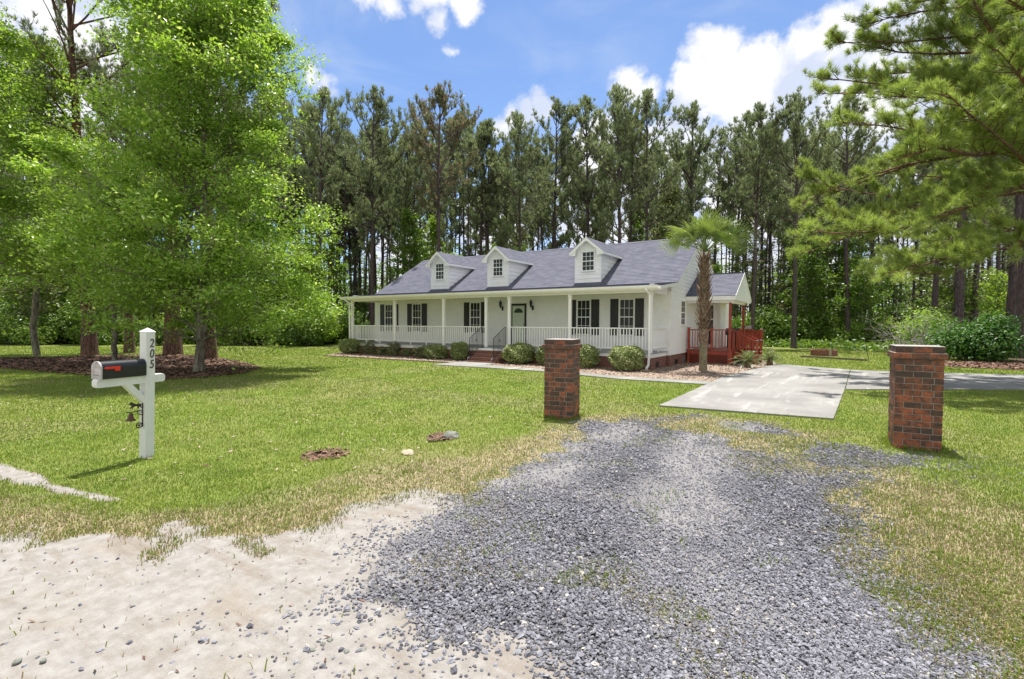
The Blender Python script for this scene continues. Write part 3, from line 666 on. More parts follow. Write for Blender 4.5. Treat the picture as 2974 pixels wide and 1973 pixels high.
def shingles(b, p00, p10, p11, p01, m=0, course=.145):
    """sloping quad covered with stepped courses; p00-p10 lower edge, p01-p11 upper edge"""
    p00, p10, p11, p01 = map(Vector, (p00, p10, p11, p01))
    L = ((p01-p00).length+(p11-p10).length)/2; n = max(1, round(L/course)); nor = (p10-p00).cross(p01-p00).normalized()
    if nor.z < 0: nor = -nor
    for i in range(n):
        t0, t1 = i/n, (i+1)/n
        a, c = p00.lerp(p01, t0), p10.lerp(p11, t0); d, e = p00.lerp(p01, t1), p10.lerp(p11, t1)
        b.add([a+nor*.012, c+nor*.012, e+nor*.002, d+nor*.002, a, c], [(0, 1, 2, 3), (4, 5, 1, 0)], m)
    return b
def add_suv(o):
    """running length / slope length coordinates for the shingle pattern"""
    me = o.data; n = len(me.vertices); co = np.empty(n*3, np.float32); me.vertices.foreach_get('co', co); co = co.reshape(-1, 3)
    nor = [p.normal for p in me.polygons]; ax = np.zeros(n)
    for p in me.polygons:
        if abs(p.normal.x) > abs(p.normal.y):
            for v in p.vertices: ax[v] = 1
    u = np.where(ax > 0, co[:, 1], co[:, 0]); sl = co[:, 2]/.505
    a = me.attributes.new('suv', 'FLOAT_COLOR', 'POINT'); a.data.foreach_set('color', np.stack([u+50, sl, u*0, u*0+1], 1).astype(np.float32).ravel())
# body
b = MB()
b.add([(BX0+.02, BY0+.02, .45), (BX1-.02, BY0+.02, .45), (BX1-.02, BY1-.02, .45), (BX0+.02, BY1-.02, .45), (BX0+.02, BY0+.02, 3.3), (BX1-.02, BY0+.02, 3.3), (BX1-.02, BY1-.02, 3.3), (BX0+.02, BY1-.02, 3.3), (BX0+.02, 6.37, 5.85), (BX1-.02, 6.37, 5.85)],
      [(0, 3, 2, 1), (0, 1, 5, 4), (2, 3, 7, 6), (1, 2, 6, 9, 5), (3, 0, 4, 8, 7)])
siding(b, 1, BY0, -1, [(BX0, .60), (BX1, .60), (BX1, 3.1), (BX0, 3.1)])
gp = [(BY0, .47), (BY1, .47), (BY1, 3.36), (6.37, 5.86), (BY0, 3.36)]
siding(b, 0, BX1, 1, gp); siding(b, 0, BX0, -1, gp); siding(b, 1, BY1, 1, [(BX0, .47), (BX1, .47), (BX1, 3.36), (BX0, 3.36)])
b.build('wall', M['siding'], house)
for x in (BX0-.018, BX1-.08):
    b = MB(); b.box(x, x+.098, BY0-.02, BY0+.07, .46, 3.1); b.build('corner_board', M['white'], house)
b = MB(); b.box(BX0+.01, BX1-.01, BY0, BY1-.01, -.25, .455)
b.box(XL-.05, XR+.05, .0, BY0+.3, -.25, .45); b.box(XL-.058, XR+.058, -.008, BY0, .385, .452)
b.build('foundation', M['brickwall'], house)
b = MB(); b.box(XL-.07, XR+.07, -.03, BY0+.1, .452, .595); b.build('porch_skirt', M['white'], house)
b = MB(); b.box(XL-.11, XR+.11, -.07, BY0-.02, .597, .632); b.build('porch_floor', M['porchgrey'], house)
for (x0, y) in ((-16.95, -.012), (-14.9, -.012), (-12.4, -.012), (-3.3, -.012), (-9.9, -.012)):
    b = MB(); b.box(x0, x0+.40, y, y+.05, .14, .33); b.build('foundation_vent', M['black'], house)
for (y0, z0, y1, z1) in ((.55, .06, .95, .27), (2.75, .02, 3.2, .24), (4.05, -.02, 4.5, .33)):
    b = MB(); b.box((.052 if y0 < 1.9 else .192), (.062 if y0 < 1.9 else .202), y0, y1, max(z0, .04), z1); o = b.build('foundation_vent', M['black'] if y0 < 4 else M['steel'], house)
# posts and railings
PX = [XL + 17.2*t for t in np.cumsum([0, 3.73, 3.75, 2.85, 1.42, 3.34, 3.75])/18.84]
b = MB(); b.box(-.062, .062, -.062, .062, .632, 2.96, bev=.008); b.box(-.075, .075, -.075, .075, 2.86, 2.95)
post0 = b.build('porch_post', M['white'], house); post0.location = (PX[0], .03, 0)
for x in PX[1:]: copy_obj(post0, house, (x, .03, 0))
bal = None
def railing(ax, a0, a1, fixed, parent, matn, zb, zt, sp=.125, w=.032, name='railing', basez=.63, feet=True):
    global bal
    b = MB()
    if ax == 0:
        b.box(a0, a1, fixed-.035, fixed+.035, zt-.045, zt, bev=.006); b.box(a0, a1, fixed-.028, fixed+.028, zb-.04, zb, bev=.005)
        if feet:
            for q in np.linspace(a0, a1, max(2, int((a1-a0)/.75)))[1:-1]: b.box(q-.02, q+.02, fixed-.02, fixed+.02, basez, zb-.04)
    else:
        b.box(fixed-.035, fixed+.035, a0, a1, zt-.045, zt, bev=.006); b.box(fixed-.028, fixed+.028, a0, a1, zb-.04, zb, bev=.005)
        if feet: b.box(fixed-.02, fixed+.02, (a0+a1)/2-.02, (a0+a1)/2+.02, basez, zb-.04)
    r = b.build(name, matn, parent)
    n = int(round((a1-a0)/sp)); key = (round(zb, 3), round(zt, 3), w)
    if key not in BAL:
        bb = MB(); bb.box(-w/2, w/2, -w/2, w/2, zb-.001, zt-.044); me = bb.build('baluster', matn); BAL[key] = me.data; bpy.data.objects.remove(me)
    for i in range(1, n):
        q = a0+(a1-a0)*i/n; o = link('baluster', BAL[key], r); o.location = (q, fixed, 0) if ax == 0 else (fixed, q, 0)
    return r
BAL = {}
for i in (0, 1, 2, 4, 5):
    railing(0, PX[i]+.062, PX[i+1]-.062, .03, house, M['white'], .82, 1.60)
railing(1, .1, BY0-.03, XR, house, M['white'], .82, 1.60); railing(1, .1, BY0-.03, XL, house, M['white'], .82, 1.60)
# header beam, ceiling, eaves
b = MB(); b.box(XL-.08, XR+.08, -.06, .12, 2.955, 3.15)
b.box(XL-.08, XL+.1, .12, BY0-.02, 2.955, 3.3); b.box(XR-.1, XR+.08, .12, BY0-.02, 2.955, 3.3)
b.build('porch_beam', M['white'], house)
b = MB(); b.box(XL+.1, XR-.1, .12, BY0-.02, 3.055, 3.08); b.build('porch_ceiling', M['cream'], house)
RX0, RX1 = -17.72, .47
b = MB()
shingles(b, (RX0, -.36, roofz(-.36)), (RX1, -.36, roofz(-.36)), (RX1, 2.11, roofz(2.11)), (RX0, 2.11, roofz(2.11)))
shingles(b, (RX0, 2.11, roofz(2.11)), (RX1, 2.11, roofz(2.11)), (RX1, *RIDGE), (RX0, *RIDGE))
shingles(b, (RX1, 10.98, 3.28), (RX0, 10.98, 3.28), (RX0, *RIDGE), (RX1, *RIDGE))
for i in range(60):
    x = RX0+(RX1-RX0)*i/60; x2 = RX0+(RX1-RX0)*(i+1)/60+.02
    b.add([(x, RIDGE[0]-.13, RIDGE[1]-.055+.006*(i % 2)), (x2, RIDGE[0]-.13, RIDGE[1]-.055), (x2, RIDGE[0], RIDGE[1]+.025), (x, RIDGE[0], RIDGE[1]+.025+.006*(i % 2)), (x, RIDGE[0]+.13, RIDGE[1]-.055), (x2, RIDGE[0]+.13, RIDGE[1]-.055)], [(0, 1, 2, 3), (3, 2, 5, 4)])
roof = b.build('roof', M['shingle'], house); add_suv(roof)
# fascia / soffit / rake boards
b = MB()
dk = .028
prof = [(-.36, roofz(-.36)-dk), (2.11, roofz(2.11)-dk), (6.37, RIDGE[1]-dk), (10.98, 3.28-dk), (10.98, 3.28-dk-.14), (10.63, 3.28-dk-.14), (6.37, RIDGE[1]-dk-.17), (2.11, roofz(2.11)-.17), (-.30, roofz(-.3)-.17), (-.36, roofz(-.36)-.17)]
def deckpiece(x0, x1):
    for i in range(3):
        a, c = [(-.34, roofz(-.34)), (2.11, roofz(2.11)), RIDGE, (10.98, 3.28)][i:i+2]
        b.hexa([(x0, a[0], a[1]-.14), (x1, a[0], a[1]-.14), (x1, c[0], c[1]-.14), (x0, c[0], c[1]-.14), (x0, a[0], a[1]-.008), (x1, a[0], a[1]-.008), (x1, c[0], c[1]-.008), (x0, c[0], c[1]-.008)])
deckpiece(RX0+.005, RX0+.03); deckpiece(RX1-.03, RX1-.005)
for (x0, x1) in ((RX0+.03, BX0-.01), (BX1+.015, RX1-.03)):
    for i in range(3):
        a, c = [(-.3, roofz(-.3)), (2.11, roofz(2.11)), RIDGE, (10.98, 3.28)][i:i+2]
        b.hexa([(x0, a[0], a[1]-.11), (x1, a[0], a[1]-.11), (x1, c[0], c[1]-.11), (x0, c[0], c[1]-.11), (x0, a[0], a[1]-.09), (x1, a[0], a[1]-.09), (x1, c[0], c[1]-.09), (x0, c[0], c[1]-.09)])
b.box(RX0+.03, RX1-.03, -.34, -.315, 3.0+.03, 3.17)
b.box(RX0+.03, RX1-.03, -.315, -.062, 3.03, 3.045)
b.box(RX0+.03, RX1-.03, 10.95, 10.98, 3.1, 3.26); b.box(RX0+.03, RX1-.03, 10.64, 10.95, 3.12, 3.135)
b.build('fascia', M['white'], house)
# solid under the porch roof ends
b = MB(); b.prism([(.12, 3.16), (1.95, 3.16), (1.95, 3.34), (.12, 3.15)], 0, XR+.02, XR+.07); b.prism([(.12, 3.16), (1.95, 3.16), (1.95, 3.34), (.12, 3.15)], 0, XL-.07, XL-.02); b.build('porch_gable_panel', M['siding'], house)
b = MB(); b.prism([(-.345, 3.165), (-.345, 3.07), (-.40, 3.06), (-.435, 3.09), (-.46, 3.13), (-.475, 3.195), (-.46, 3.195), (-.445, 3.15), (-.40, 3.09), (-.36, 3.165)], 0, RX0-.02, .42)
b.build('gutter', M['white'], house)
def downspout(x, sx):
    b = MB(); b.bar((x, -.40, 3.08), (x, -.40, 3.02), .075, .06, up=(0, 1, 0)); b.bar((x, -.40, 3.03), (x+sx*.06, -.12, 2.86), .075, .06); b.bar((x+sx*.06, -.115, 2.88), (x+sx*.06, -.10, .60), .075, .06, up=(0, 1, 0))
    b.bar((x+sx*.06, -.10, .62), (x+sx*.05, -.16, .18), .075, .06, up=(0, 1, 0)); b.bar((x+sx*.05, -.16, .19), (x+sx*.05, -.42, .07), .075, .06)
    return b.build('downspout', M['white'], house)
downspout(-.06, 1); downspout(XL-.15, 1)
# windows
def window(parent, x, y, z, w, h, axis=1, sgn=-1, cols=3, rows=2, name='window', dark='glass'):
    """double hung window, (x,z) lower left of the outer frame"""
    def B(b, u0, u1, o0, o1, z0, z1):
        if axis == 1: b.box(u0, u1, y+sgn*o0, y+sgn*o1, z0, z1)
        else: b.box(x+sgn*o0, x+sgn*o1, u0, u1, z0, z1)
    u = x if axis == 1 else y
    b = MB(); t = .045
    B(b, u, u+t, .0, .05, z, z+h); B(b, u+w-t, u+w, .0, .05, z, z+h); B(b, u+t, u+w-t, .0, .05, z+h-t, z+h); B(b, u+t-.06, u+w-t+.06, .0, .075, z-.03, z+.03)
    g0, g1 = u+t, u+w-t; zm = z+h/2
    B(b, g0, g1, .0, .04, zm-.02, zm+.022); B(b, g0, g0+.02, .0, .035, z+.03, z+h-t); B(b, g1-.02, g1, .0, .035, z+.03, z+h-t)
    for (za, zb_) in ((z+.03, zm-.02), (zm+.022, z+h-t)):
        for i in range(1, cols): q = g0+(g1-g0)*i/cols; B(b, q-.008, q+.008, .02, .030, za, zb_)
        for i in range(1, rows): q = za+(zb_-za)*i/rows; B(b, g0+.02, g1-.02, .0201, .0295, q-.008, q+.008)
    o = b.build(name, M['white'], parent)
    b = MB(); B(b, g0+.021, g1-.021, .014, .019, z+.031, z+h-t-.001); b.build('pane', M[dark], o)
    return o
shm = None
for (xc, wL, wR) in ((-16.28, 1, 1), (-14.03, 1, 1), (-9.87, 1, 1), (-3.69, 1, 1), (-1.66, 1, 1)):
    window(house, xc-.36, BY0-.015, 1.26, .72, 1.58)
    for sx in (-1, 1):
        if shm is None:
            b = MB(); b.box(-.185, .185, -.035, 0, 1.25, 2.84)
            for (z0, z1) in ((1.32, 2.0), (2.08, 2.77)):
                b.box(-.135, .135, -.043, -.034, z0, z1, bev=.008)
            sh = b.build('shutter', M['black'], house); shm = sh
        else: sh = copy_obj(shm, house)
        sh.location = (xc+sx*(.36+.205), BY0-.016, 0)
# front door
door = MB(); door.box(-7.64, -7.55, BY0-.06, BY0, .633, 2.72); door.box(-6.84, -6.75, BY0-.06, BY0, .633, 2.72); door.box(-7.55, -6.84, BY0-.06, BY0, 2.62, 2.72); door.box(-7.55, -6.84, BY0-.05, BY0, .633, .72)
door = door.build('door', M['black'], house)
b = MB(); b.box(-7.549, -6.841, BY0-.04, BY0-.005, .72, 2.62)
for (x0, x1) in ((-7.46, -7.23), (-7.16, -6.93)):
    for (z0, z1) in ((.85, 1.35), (1.45, 2.1)): b.box(x0, x1, BY0-.046, BY0-.039, z0, z1, bev=.006)
b.build('door_leaf', plain('pale_green_door', (.50, .56, .47), .4, .03, 4), door)
b = MB(); n = 14; fan = [(-7.195+.25*math.cos(math.pi*i/n), 2.27+.22*math.sin(math.pi*i/n)) for i in range(n+1)]
b.prism(fan, 1, BY0-.05, BY0-.039); b.build('fanlight', M['glass2'], door)
b = MB(); b.tube([(-6.885, BY0-.05, 1.62), (-6.885, BY0-.09, 1.62), (-6.885, BY0-.09, 1.75), (-6.885, BY0-.05, 1.75)], .011, 6); b.build('handle', M['steel'], door)
b = MB(); b.box(-7.75, -6.64, BY0-.35, BY0-.02, .6325, .665); b.build('door_step', M['porchgrey'], house)
# dormers
def dormer(xc, hw):
    y0 = 2.40; zb = roofz(y0)-.02; ze = 5.16; za = 5.70
    b = MB()
    siding(b, 1, y0, -1, [(xc-hw, zb), (xc+hw, zb), (xc+hw, ze), (xc, za-.12), (xc-hw, ze)], lap=.2)
    ye = 2.11+(ze-3.478)/.5855
    for sg in (-1, 1):
        pl = xc+sg*hw
        # side triangle as boards running to the roof
        z = zb
        while z < ze:
            z1 = min(z+.2, ze); ya, yb = 2.11+(z-3.478)/.5855+.05, 2.11+(z1-3.478)/.5855+.05
            b.add([(pl+sg*.026, y0, z), (pl+sg*.026, ya, z), (pl+sg*.001, yb, z1), (pl+sg*.001, y0, z1), (pl, y0, z), (pl, ya, z)], [(0, 1, 2, 3), (4, 5, 1, 0)])
            z = z1
    for sg in (-1, 1):
        b.box(xc+sg*hw-.05+.03*sg, xc+sg*hw+.05-.015*sg, y0-.022, y0+.06, zb, ze+.02)
    d = b.build('dormer', M['siding'], house)
    b = MB(); ov = .23; yf = y0-.32; sl = (za-ze)/hw*.92
    zl = za-sl*(hw+ov)
    yr = 2.11+(za+.03-3.478)/.5855+.1; yl = 2.11+(zl-3.478)/.5855+.1
    for sg in (-1, 1):
        xe = xc+sg*(hw+ov)
        P = [(xe, yf, zl), (xe, yl, zl), (xc, yr, za), (xc, yf, za)]
        n = 7
        for i in range(n):
            t0, t1 = i/n, (i+1)/n
            L = lambda a, c, t: tuple(a[k]+(c[k]-a[k])*t for k in range(3))
            a, e = L(P[0], P[3], t0), L(P[1], P[2], t0); c, f = L(P[0], P[3], t1), L(P[1], P[2], t1)
            up = lambda q, h: (q[0], q[1], q[2]+h)
            b.add([up(a, .014), up(e, .014), up(f, .003), up(c, .003), a, e], [(0, 1, 2, 3), (4, 5, 1, 0)])
    o = b.build('dormer_roof', M['shingle'], d); add_suv(o)
    b = MB()
    for sg in (-1, 1):
        xe = xc+sg*(hw+ov)
        b.hexa([(xe, yf+.001, zl-.15), (xc, yf+.001, za-.15), (xc, yf+.03, za-.15), (xe, yf+.03, zl-.15), (xe, yf+.001, zl-.004), (xc, yf+.001, za-.004), (xc, yf+.03, za-.004), (xe, yf+.03, zl-.004)])
        b.hexa([(xe-sg*.02, yf+.03, zl-.08), (xc, yf+.03, za-.08), (xc, yr-.3, za-.08), (xe-sg*.02, yl-.1, zl-.08), (xe-sg*.02, yf+.03, zl-.006), (xc, yf+.03, za-.006), (xc, yr-.3, za-.006), (xe-sg*.02, yl-.1, zl-.006)])
        # eave return and curved spandrel filling under the gable
        b.box(min(xe, xe-sg*.02), max(xe, xe-sg*.02), yf+.03, yl-.08, zl-.12, zl-.006)
        b.box(xe-sg*.02, xc+sg*(hw+.0), yf+.03, y0, zl-.12, zl-.10)
        pts = [(xc+sg*(hw+ov-.02), zl-.14), (xc+sg*(hw-.06), zl-.14)]
        for k in range(7):
            a = math.pi/2*k/6; pts.append((xc+sg*(hw-.06)*math.cos(a), zl-.14+(za-.2-zl+.14)*math.sin(a)))
        pts += [(xc, za-.1), (xc+sg*(hw+ov-.02), zl-.07)]
        b.prism(pts, 1, yf+.031, yf+.05)
    b.build('gable_trim', M['white'], d)
    window(house, xc-.34, y0-.012, 4.18, .68, .90, dark='glass2', name='dormer_window')
    return d
for xc in (-12.69, -8.74, -3.69): dormer(xc, .60)
# side windows, wing and side porch roof
window(house, BX1+.013, 3.40, 1.72, .80, 1.08, axis=0, sgn=1, dark='glass2', cols=2)
WY = 7.2
b = MB()
b.add([(BX1, WY+.02, .5), (1.10, WY+.02, .5), (1.10, 10.2, .5), (BX1, 10.2, .5), (BX1, WY+.02, 3.0), (1.10, WY+.02, 3.0), (1.10, 10.2, 3.0), (BX1, 10.2, 3.0)], [(0, 1, 5, 4), (1, 2, 6, 5), (2, 3, 7, 6), (4, 5, 6, 7)])
siding(b, 1, WY, -1, [(BX1, .5), (1.12, .5), (1.12, 2.9), (BX1, 2.9)]); siding(b, 0, 1.12, 1, [(WY, .5), (10.2, .5), (10.2, 2.9), (WY, 2.9)])
b.build('wing_wall', M['siding'], house)
b = MB(); b.box(BX1, 1.1, WY+.02, 10.2, -.2, .5); b.build('wing_foundation', M['brickwall'], house)
d2 = MB(); d2.box(.30, .36, WY-.05, WY, .64, 2.74); d2.box(.88, .94, WY-.05, WY, .64, 2.74); d2.box(.36, .88, WY-.05, WY, 2.68, 2.74); d2.box(.36, .88, WY-.04, WY-.01, .64, .75); d2.box(.36, .40, WY-.04, WY-.01, .75, 2.68); d2.box(.84, .88, WY-.04, WY-.01, .75, 2.68); d2.box(.40, .84, WY-.04, WY-.01, 1.98, 2.03)
d2 = d2.build('side_door', M['white'], house); b = MB(); b.box(.401, .839, WY-.03, WY-.018, .751, 2.679); b.build('pane', M['glass2'], d2)
GX = 2.30; e0, e1, ap, zE, zA = 4.28, 8.85, 6.57, 3.0, 4.17
b = MB()
shingles(b, (BX1+.015, e0, zE), (GX, e0, zE), (GX, ap, zA), (BX1+.015, ap, zA)); shingles(b, (GX, e1, zE), (BX1+.015, e1, zE), (BX1+.015, ap, zA), (GX, ap, zA))
b.box(BX1+.02, GX-.01, ap-.09, ap+.09, zA-.02, zA+.012)
o = b.build('side_porch_roof', M['shingle'], house); add_suv(o)
b = MB()
b.prism([(e0+.03, zE-.20), (e0+.03, zE-.02), (ap, zA-.02), (e1-.03, zE-.02), (e1-.03, zE-.20)], 0, GX-.06, GX-.015)
b.hexa([(GX-.015, e0, zE-.02), (GX-.0, e0, zE-.02), (GX-.0, ap, zA-.02), (GX-.015, ap, zA-.02), (GX-.015, e0, zE-.16+.15), (GX-.0, e0, zE-.006), (GX, ap, zA-.006), (GX-.015, ap, zA-.006)])
for sg in ((e0, ap), (e1, ap)):
    b.hexa([(GX-.016, sg[0], zE-.15), (GX+.012, sg[0], zE-.15), (GX+.012, sg[1], zA-.15), (GX-.016, sg[1], zA-.15), (GX-.016, sg[0], zE-.01), (GX+.012, sg[0], zE-.01), (GX+.012, sg[1], zA-.01), (GX-.016, sg[1], zA-.01)])
b.box(BX1+.016, GX-.06, e0+.005, e0+.03, zE-.19, zE-.012); b.box(BX1+.016, GX-.06, e1-.03, e1-.005, zE-.19, zE-.012)
b.box(BX1+.016, GX-.06, e0+.03, e1-.03, zE-.195, zE-.175)
b.box(BX1+.016, GX-.1, 4.5, 4.62, zE-.3, zE-.196); b.box(GX-.32, GX-.2, 4.62, 8.35, zE-.3, zE-.196)
b.build('side_porch_trim', M['white'], house)
b = MB(); b.bar((1.17, WY-.2, 2.78), (1.17, WY-.10, 2.5), .07, .06); b.bar((1.17, WY-.09, 2.52), (1.17, WY-.06, .7), .07, .06, up=(0, 1, 0)); b.build('downspout', M['white'], house)

# porch lights and ceiling lights
def lantern(name, x, label):
    t = thing(name, label, 'wall lamp', (x, BY0-.02, 2.55), 0, 'black lanterns beside the front door')
    b = MB(); b.lathe([(0, -.12), (.055, -.10), (.06, 0), (.05, .10), (0, .12)], (0, 0, 0), 12); 
    for q in range(len(b.v)): vx, vy, vz = b.v[q]; b.v[q] = (vx, -.02+vy*.3, vz-.05)
    b.build('backplate', M['iron'], t)
    b = MB(); b.tube([(0, -.02, -.02), (0, -.10, -.08), (0, -.19, -.06), (0, -.20, 0)], .009, 6); b.tube([(0, -.02, .0), (0, -.08, .04), (0, -.14, -.02)], .006, 6); b.build('arm', M['iron'], t)
    b = MB(); c = (0, -.20, .02)
    b.lathe([(.012, -.04), (.045, -.02), (.05, .0), (.05, .012), (0, .012)], c, 6, smooth=False); b.lathe([(.085, .20), (.09, .21), (.05, .27), (.018, .31), (.02, .33), (.006, .36), (.0, .40)], c, 6, smooth=False); b.lathe([(0, .2), (.085, .2)], c, 6, smooth=False)
    for k in range(6):
        a = math.pi*2*k/6; b.bar((c[0]+.05*math.cos(a), c[1]+.05*math.sin(a), c[2]+.012), (c[0]+.078*math.cos(a), c[1]+.078*math.sin(a), c[2]+.20), .008)
    b.build('lantern_frame', M['iron'], t)
    b = MB(); b.lathe([(.044, .014), (.070, .198)], c, 6, smooth=False); b.build('lantern_glass', M['glass2'], t)
lantern('wall_lamp', -8.15, 'black lantern on the porch wall left of the front door'); lantern('wall_lamp', -6.38, 'black lantern on the porch wall right of the front door')
for x, l in ((-1.61, 'small dark ceiling light on the porch in front of the two right windows'), (-16.1, 'small dark ceiling light at the far left end of the porch')):
    t = thing('ceiling_light', l, 'ceiling light', (x, 1.0, 3.055)); b = MB(); b.lathe([(.0, -.05), (.07, -.045), (.09, 0), (0, 0)], (0, 0, 0), 14); b.build('shade', M['bronze'], t)

# brick steps with iron handrails
st = thing('front_steps', 'dark brick steps with a white top landing in front of the porch door', 'steps', (-7.15, 0, 0))
b = MB(); x0, x1 = -.82, .76
b.box(x0, x1, -1.27, -1.0, 0, .085); b.box(x0+.02, x1+.02, -1.03, -.08, 0, .22); b.box(x0+.03, x1+.03, -.76, -.08, .21, .36); b.box(x0+.04, x1+.04, -.48, -.08, .35, .50)
b.build('tread', M['brickwall'], st)
b = MB(); b.box(x0+.05, x1-.0, -.38, -.075, .50, .59, bev=.01); b.build('landing', M['white'], st)
def handrail(x, label):
    t = thing('handrail', label, 'handrail', (x, 0, 0), 0, 'iron handrails of the front steps')
    b = MB(); b.bar((0, -.12, 1.585), (0, -.22, 1.585), .03, .014); b.bar((0, -.20, 1.585), (0, -1.08, 1.09), .03, .014); b.bar((0, -1.08, 1.09), (0, -1.12, 1.06), .03, .014)
    b.bar((0, -.14, .60), (0, -.46, .60), .012); b.bar((0, -.44, .60), (0, -1.08, .18), .012, .012); b.build('rail', M['iron'], t)
    for (y, z0) in ((-.13, .5), (-1.10, .22)):
        b = MB(); b.box(-.012, .012, y-.012, y+.012, z0, 1.575 if y > -.5 else 1.075); b.build('post', M['iron'], t)
    for i in range(9):
        y = -.23-i*.095; zt = 1.585+(y+.20)*.5625; zb = .60 if y > -.44 else .60+(y+.44)*.656
        b = MB(); b.box(-.007, .007, y-.007, y+.007, zb, zt)
        if i in (4,):
            for k in range(4): b.lathe([(0.002, -.05+k*.03), (.022, -.035+k*.03), (0.002, -.02+k*.03)], (0, y, (zt+zb)/2+.06), 6)
            for k in (-1, 1): b.tube([(0, y+k*.012, (zt+zb)/2+.12), (0, y+k*.05, (zt+zb)/2+.06), (0, y+k*.012, (zt+zb)/2)], .006, 5)
        b.build('baluster', M['iron'], t)
    b = MB(); b.bar((0, -1.25, .0), (0, -1.25, .17), .018); b.bar((0, -1.25, .165), (0, -1.10, .27), .022); b.build('foot_brace', M['steel'], t)
handrail(-7.86, 'black iron handrail on the left side of the front steps'); handrail(-6.56, 'black iron handrail on the right side of the front steps')

# red deck
dk_ = thing('red_deck', 'red stained timber deck with railings, lattice skirt and side stairs', 'deck', (0, 0, 0))
DX0, DX1, DY0, DY1, DZ = .24, 2.07, 4.58, 7.1, .60
b = MB()
for i in range(18):
    y = DY0-.02+i*.142
    if y+.136 < WY-.06: b.box(DX0, DX1+.04, y, y+.136, DZ-.035, DZ)
for i in range(14):
    y = WY+.02+i*.142; b.box(1.14, DX1+.75, y, y+.136, DZ-.035, DZ)
b.build('floor', M['redcap'], dk_)
b = MB(); b.box(DX0, DX1, DY0, DY0+.04, DZ-.20, DZ-.036); b.box(DX1-.04, DX1, DY0+.04, 9.1, DZ-.20, DZ-.036); b.box(DX1, DX1+.75, 9.08, 9.12, 0, DZ-.036); b.build('rim_board', M['redwood'], dk_)
def dpost(x, y, z0, z1, cap=True, w=.10):
    b = MB(); b.box(x-w/2, x+w/2, y-w/2, y+w/2, z0, z1, bev=.005); p_ = b.build('post', M['redwood'], dk_)
    if cap: b = MB(); b.box(x-w/2-.015, x+w/2+.015, y-w/2-.015, y+w/2+.015, z1, z1+.03, bev=.008); b.build('post_cap', M['redcap'], p_)
dpost(DX0+.08, DY0-.02, 0, 1.58); dpost(1.31, DY0-.02, DZ, 1.57, w=.09); dpost(DX1-.0, DY0-.03, -.1, DZ-.0, False, .17); dpost(DX1-.02, DY0-.02, DZ, 2.80, False, .105); dpost(DX1-.02, 8.2, 0, 2.80, False, .105)
railing(0, DX0+.13, 1.265, DY0-.02, dk_, M['redwood'], .72, 1.53, .118, .03, feet=False); railing(0, 1.355, DX1-.075, DY0-.02, dk_, M['redwood'], .72, 1.53, .118, .03, feet=False)
railing(1, 6.75, 8.1, DX1-.02, dk_, M['redwood'], .72, 1.53, .118, .03, feet=False)
b = MB(); b.box(DX1-.06, DX1+.02, 4.70, 5.2, 1.49, 1.53); b.build('railing_cap', M['redwood'], dk_)
dpost(DX1+.02, 5.28, 0, 1.50); dpost(DX1+.02, 6.62, 0, 1.50); dpost(DX1+.72, 8.9, 0, 1.50); dpost(DX1-.02, 9.05, 0, 1.50, w=.09)
b = MB()
for k in range(9): x = DX1+.03+k*.085; b.box(x, x+.078, 8.98, 9.0, .70, 1.42)
b.box(DX1, DX1+.75, 8.95, 9.03, 1.42, 1.46); b.build('screen_panel', M['redwood'], dk_)
# lattice
def lattice(x0, x1, y, z0, z1):
    b = MB(); L = z1-z0; st_ = .105; k = x0-L
    while k < x1:
        for s_, yy in ((1, y), (-1, y-.007)):
            a = [k, z0] if s_ > 0 else [k, z1]; c = [k+L, z1] if s_ > 0 else [k+L, z0]
            def clip(p, q):
                p = p[:]; q = q[:]
                if q[0] <= x0 or p[0] >= x1: return None
                sl = (q[1]-p[1])/(q[0]-p[0])
                if p[0] < x0: p = [x0, p[1]+sl*(x0-p[0])]
                if q[0] > x1: q = [x1, q[1]+sl*(x1-q[0])]
                return p, q
            r = clip(a, c)
            if r and r[1][0]-r[0][0] > .03: b.bar((r[0][0], yy, r[0][1]), (r[1][0], yy, r[1][1]), .006, .02, up=(0, 0, 1))
        k += st_
    return b
b = lattice(DX0+.14, DX1-.09, DY0+.01, .02, DZ-.2); b.build('lattice', M['redwood'], dk_)
b = MB(); b.box(DX0+.1, DX1-.06, DY0+.3, DY0+.32, 0, DZ-.22); b.build('underdeck_shade', M['black'], dk_)  # black sheet stands in for the shade under the deck, behind the lattice
# stairs down to the right
b = MB()
for k, (xa, z) in enumerate(((DX1+.02, .45), (DX1+.32, .30), (DX1+.62, .15))): b.box(xa, xa+.33, 5.35, 6.55, z-.035, z); b.box(xa+.01, xa+.03, 5.35, 6.55, z-.15, z-.036)
b.build('stair_tread', M['redcap'], dk_)
for y in (5.30, 6.60):
    b = MB(); b.hexa([(DX1, y-.02, .36), (DX1+.95, y-.02, -.0), (DX1+.95, y+.02, -.0), (DX1, y+.02, .36), (DX1, y-.02, .60), (DX1+.95, y-.02, .10), (DX1+.95, y+.02, .10), (DX1, y+.02, .60)]); b.build('stringer', M['redwood'], dk_)
    dpost(3.05, y, 0, 1.0, False, .09); b = MB(); b.box(2.99, 3.11, y-.06, y+.06, 1.0, 1.05, bev=.015); b.build('post_cap', M['blackcap'], dk_)
    b = MB(); b.bar((2.09, y, 1.49), (3.04, y, .98), .09, .035); b.bar((2.15, y, .75), (3.02, y, .27), .05, .04)
    r = b.build('stair_rail', M['redwood'], dk_)
    for k in range(6):
        x = 2.22+k*.13; b = MB(); b.box(x-.016, x+.016, y-.016, y+.016, .75-(x-2.15)*.552, 1.48-(x-2.09)*.537); b.build('baluster', M['redwood'], r)
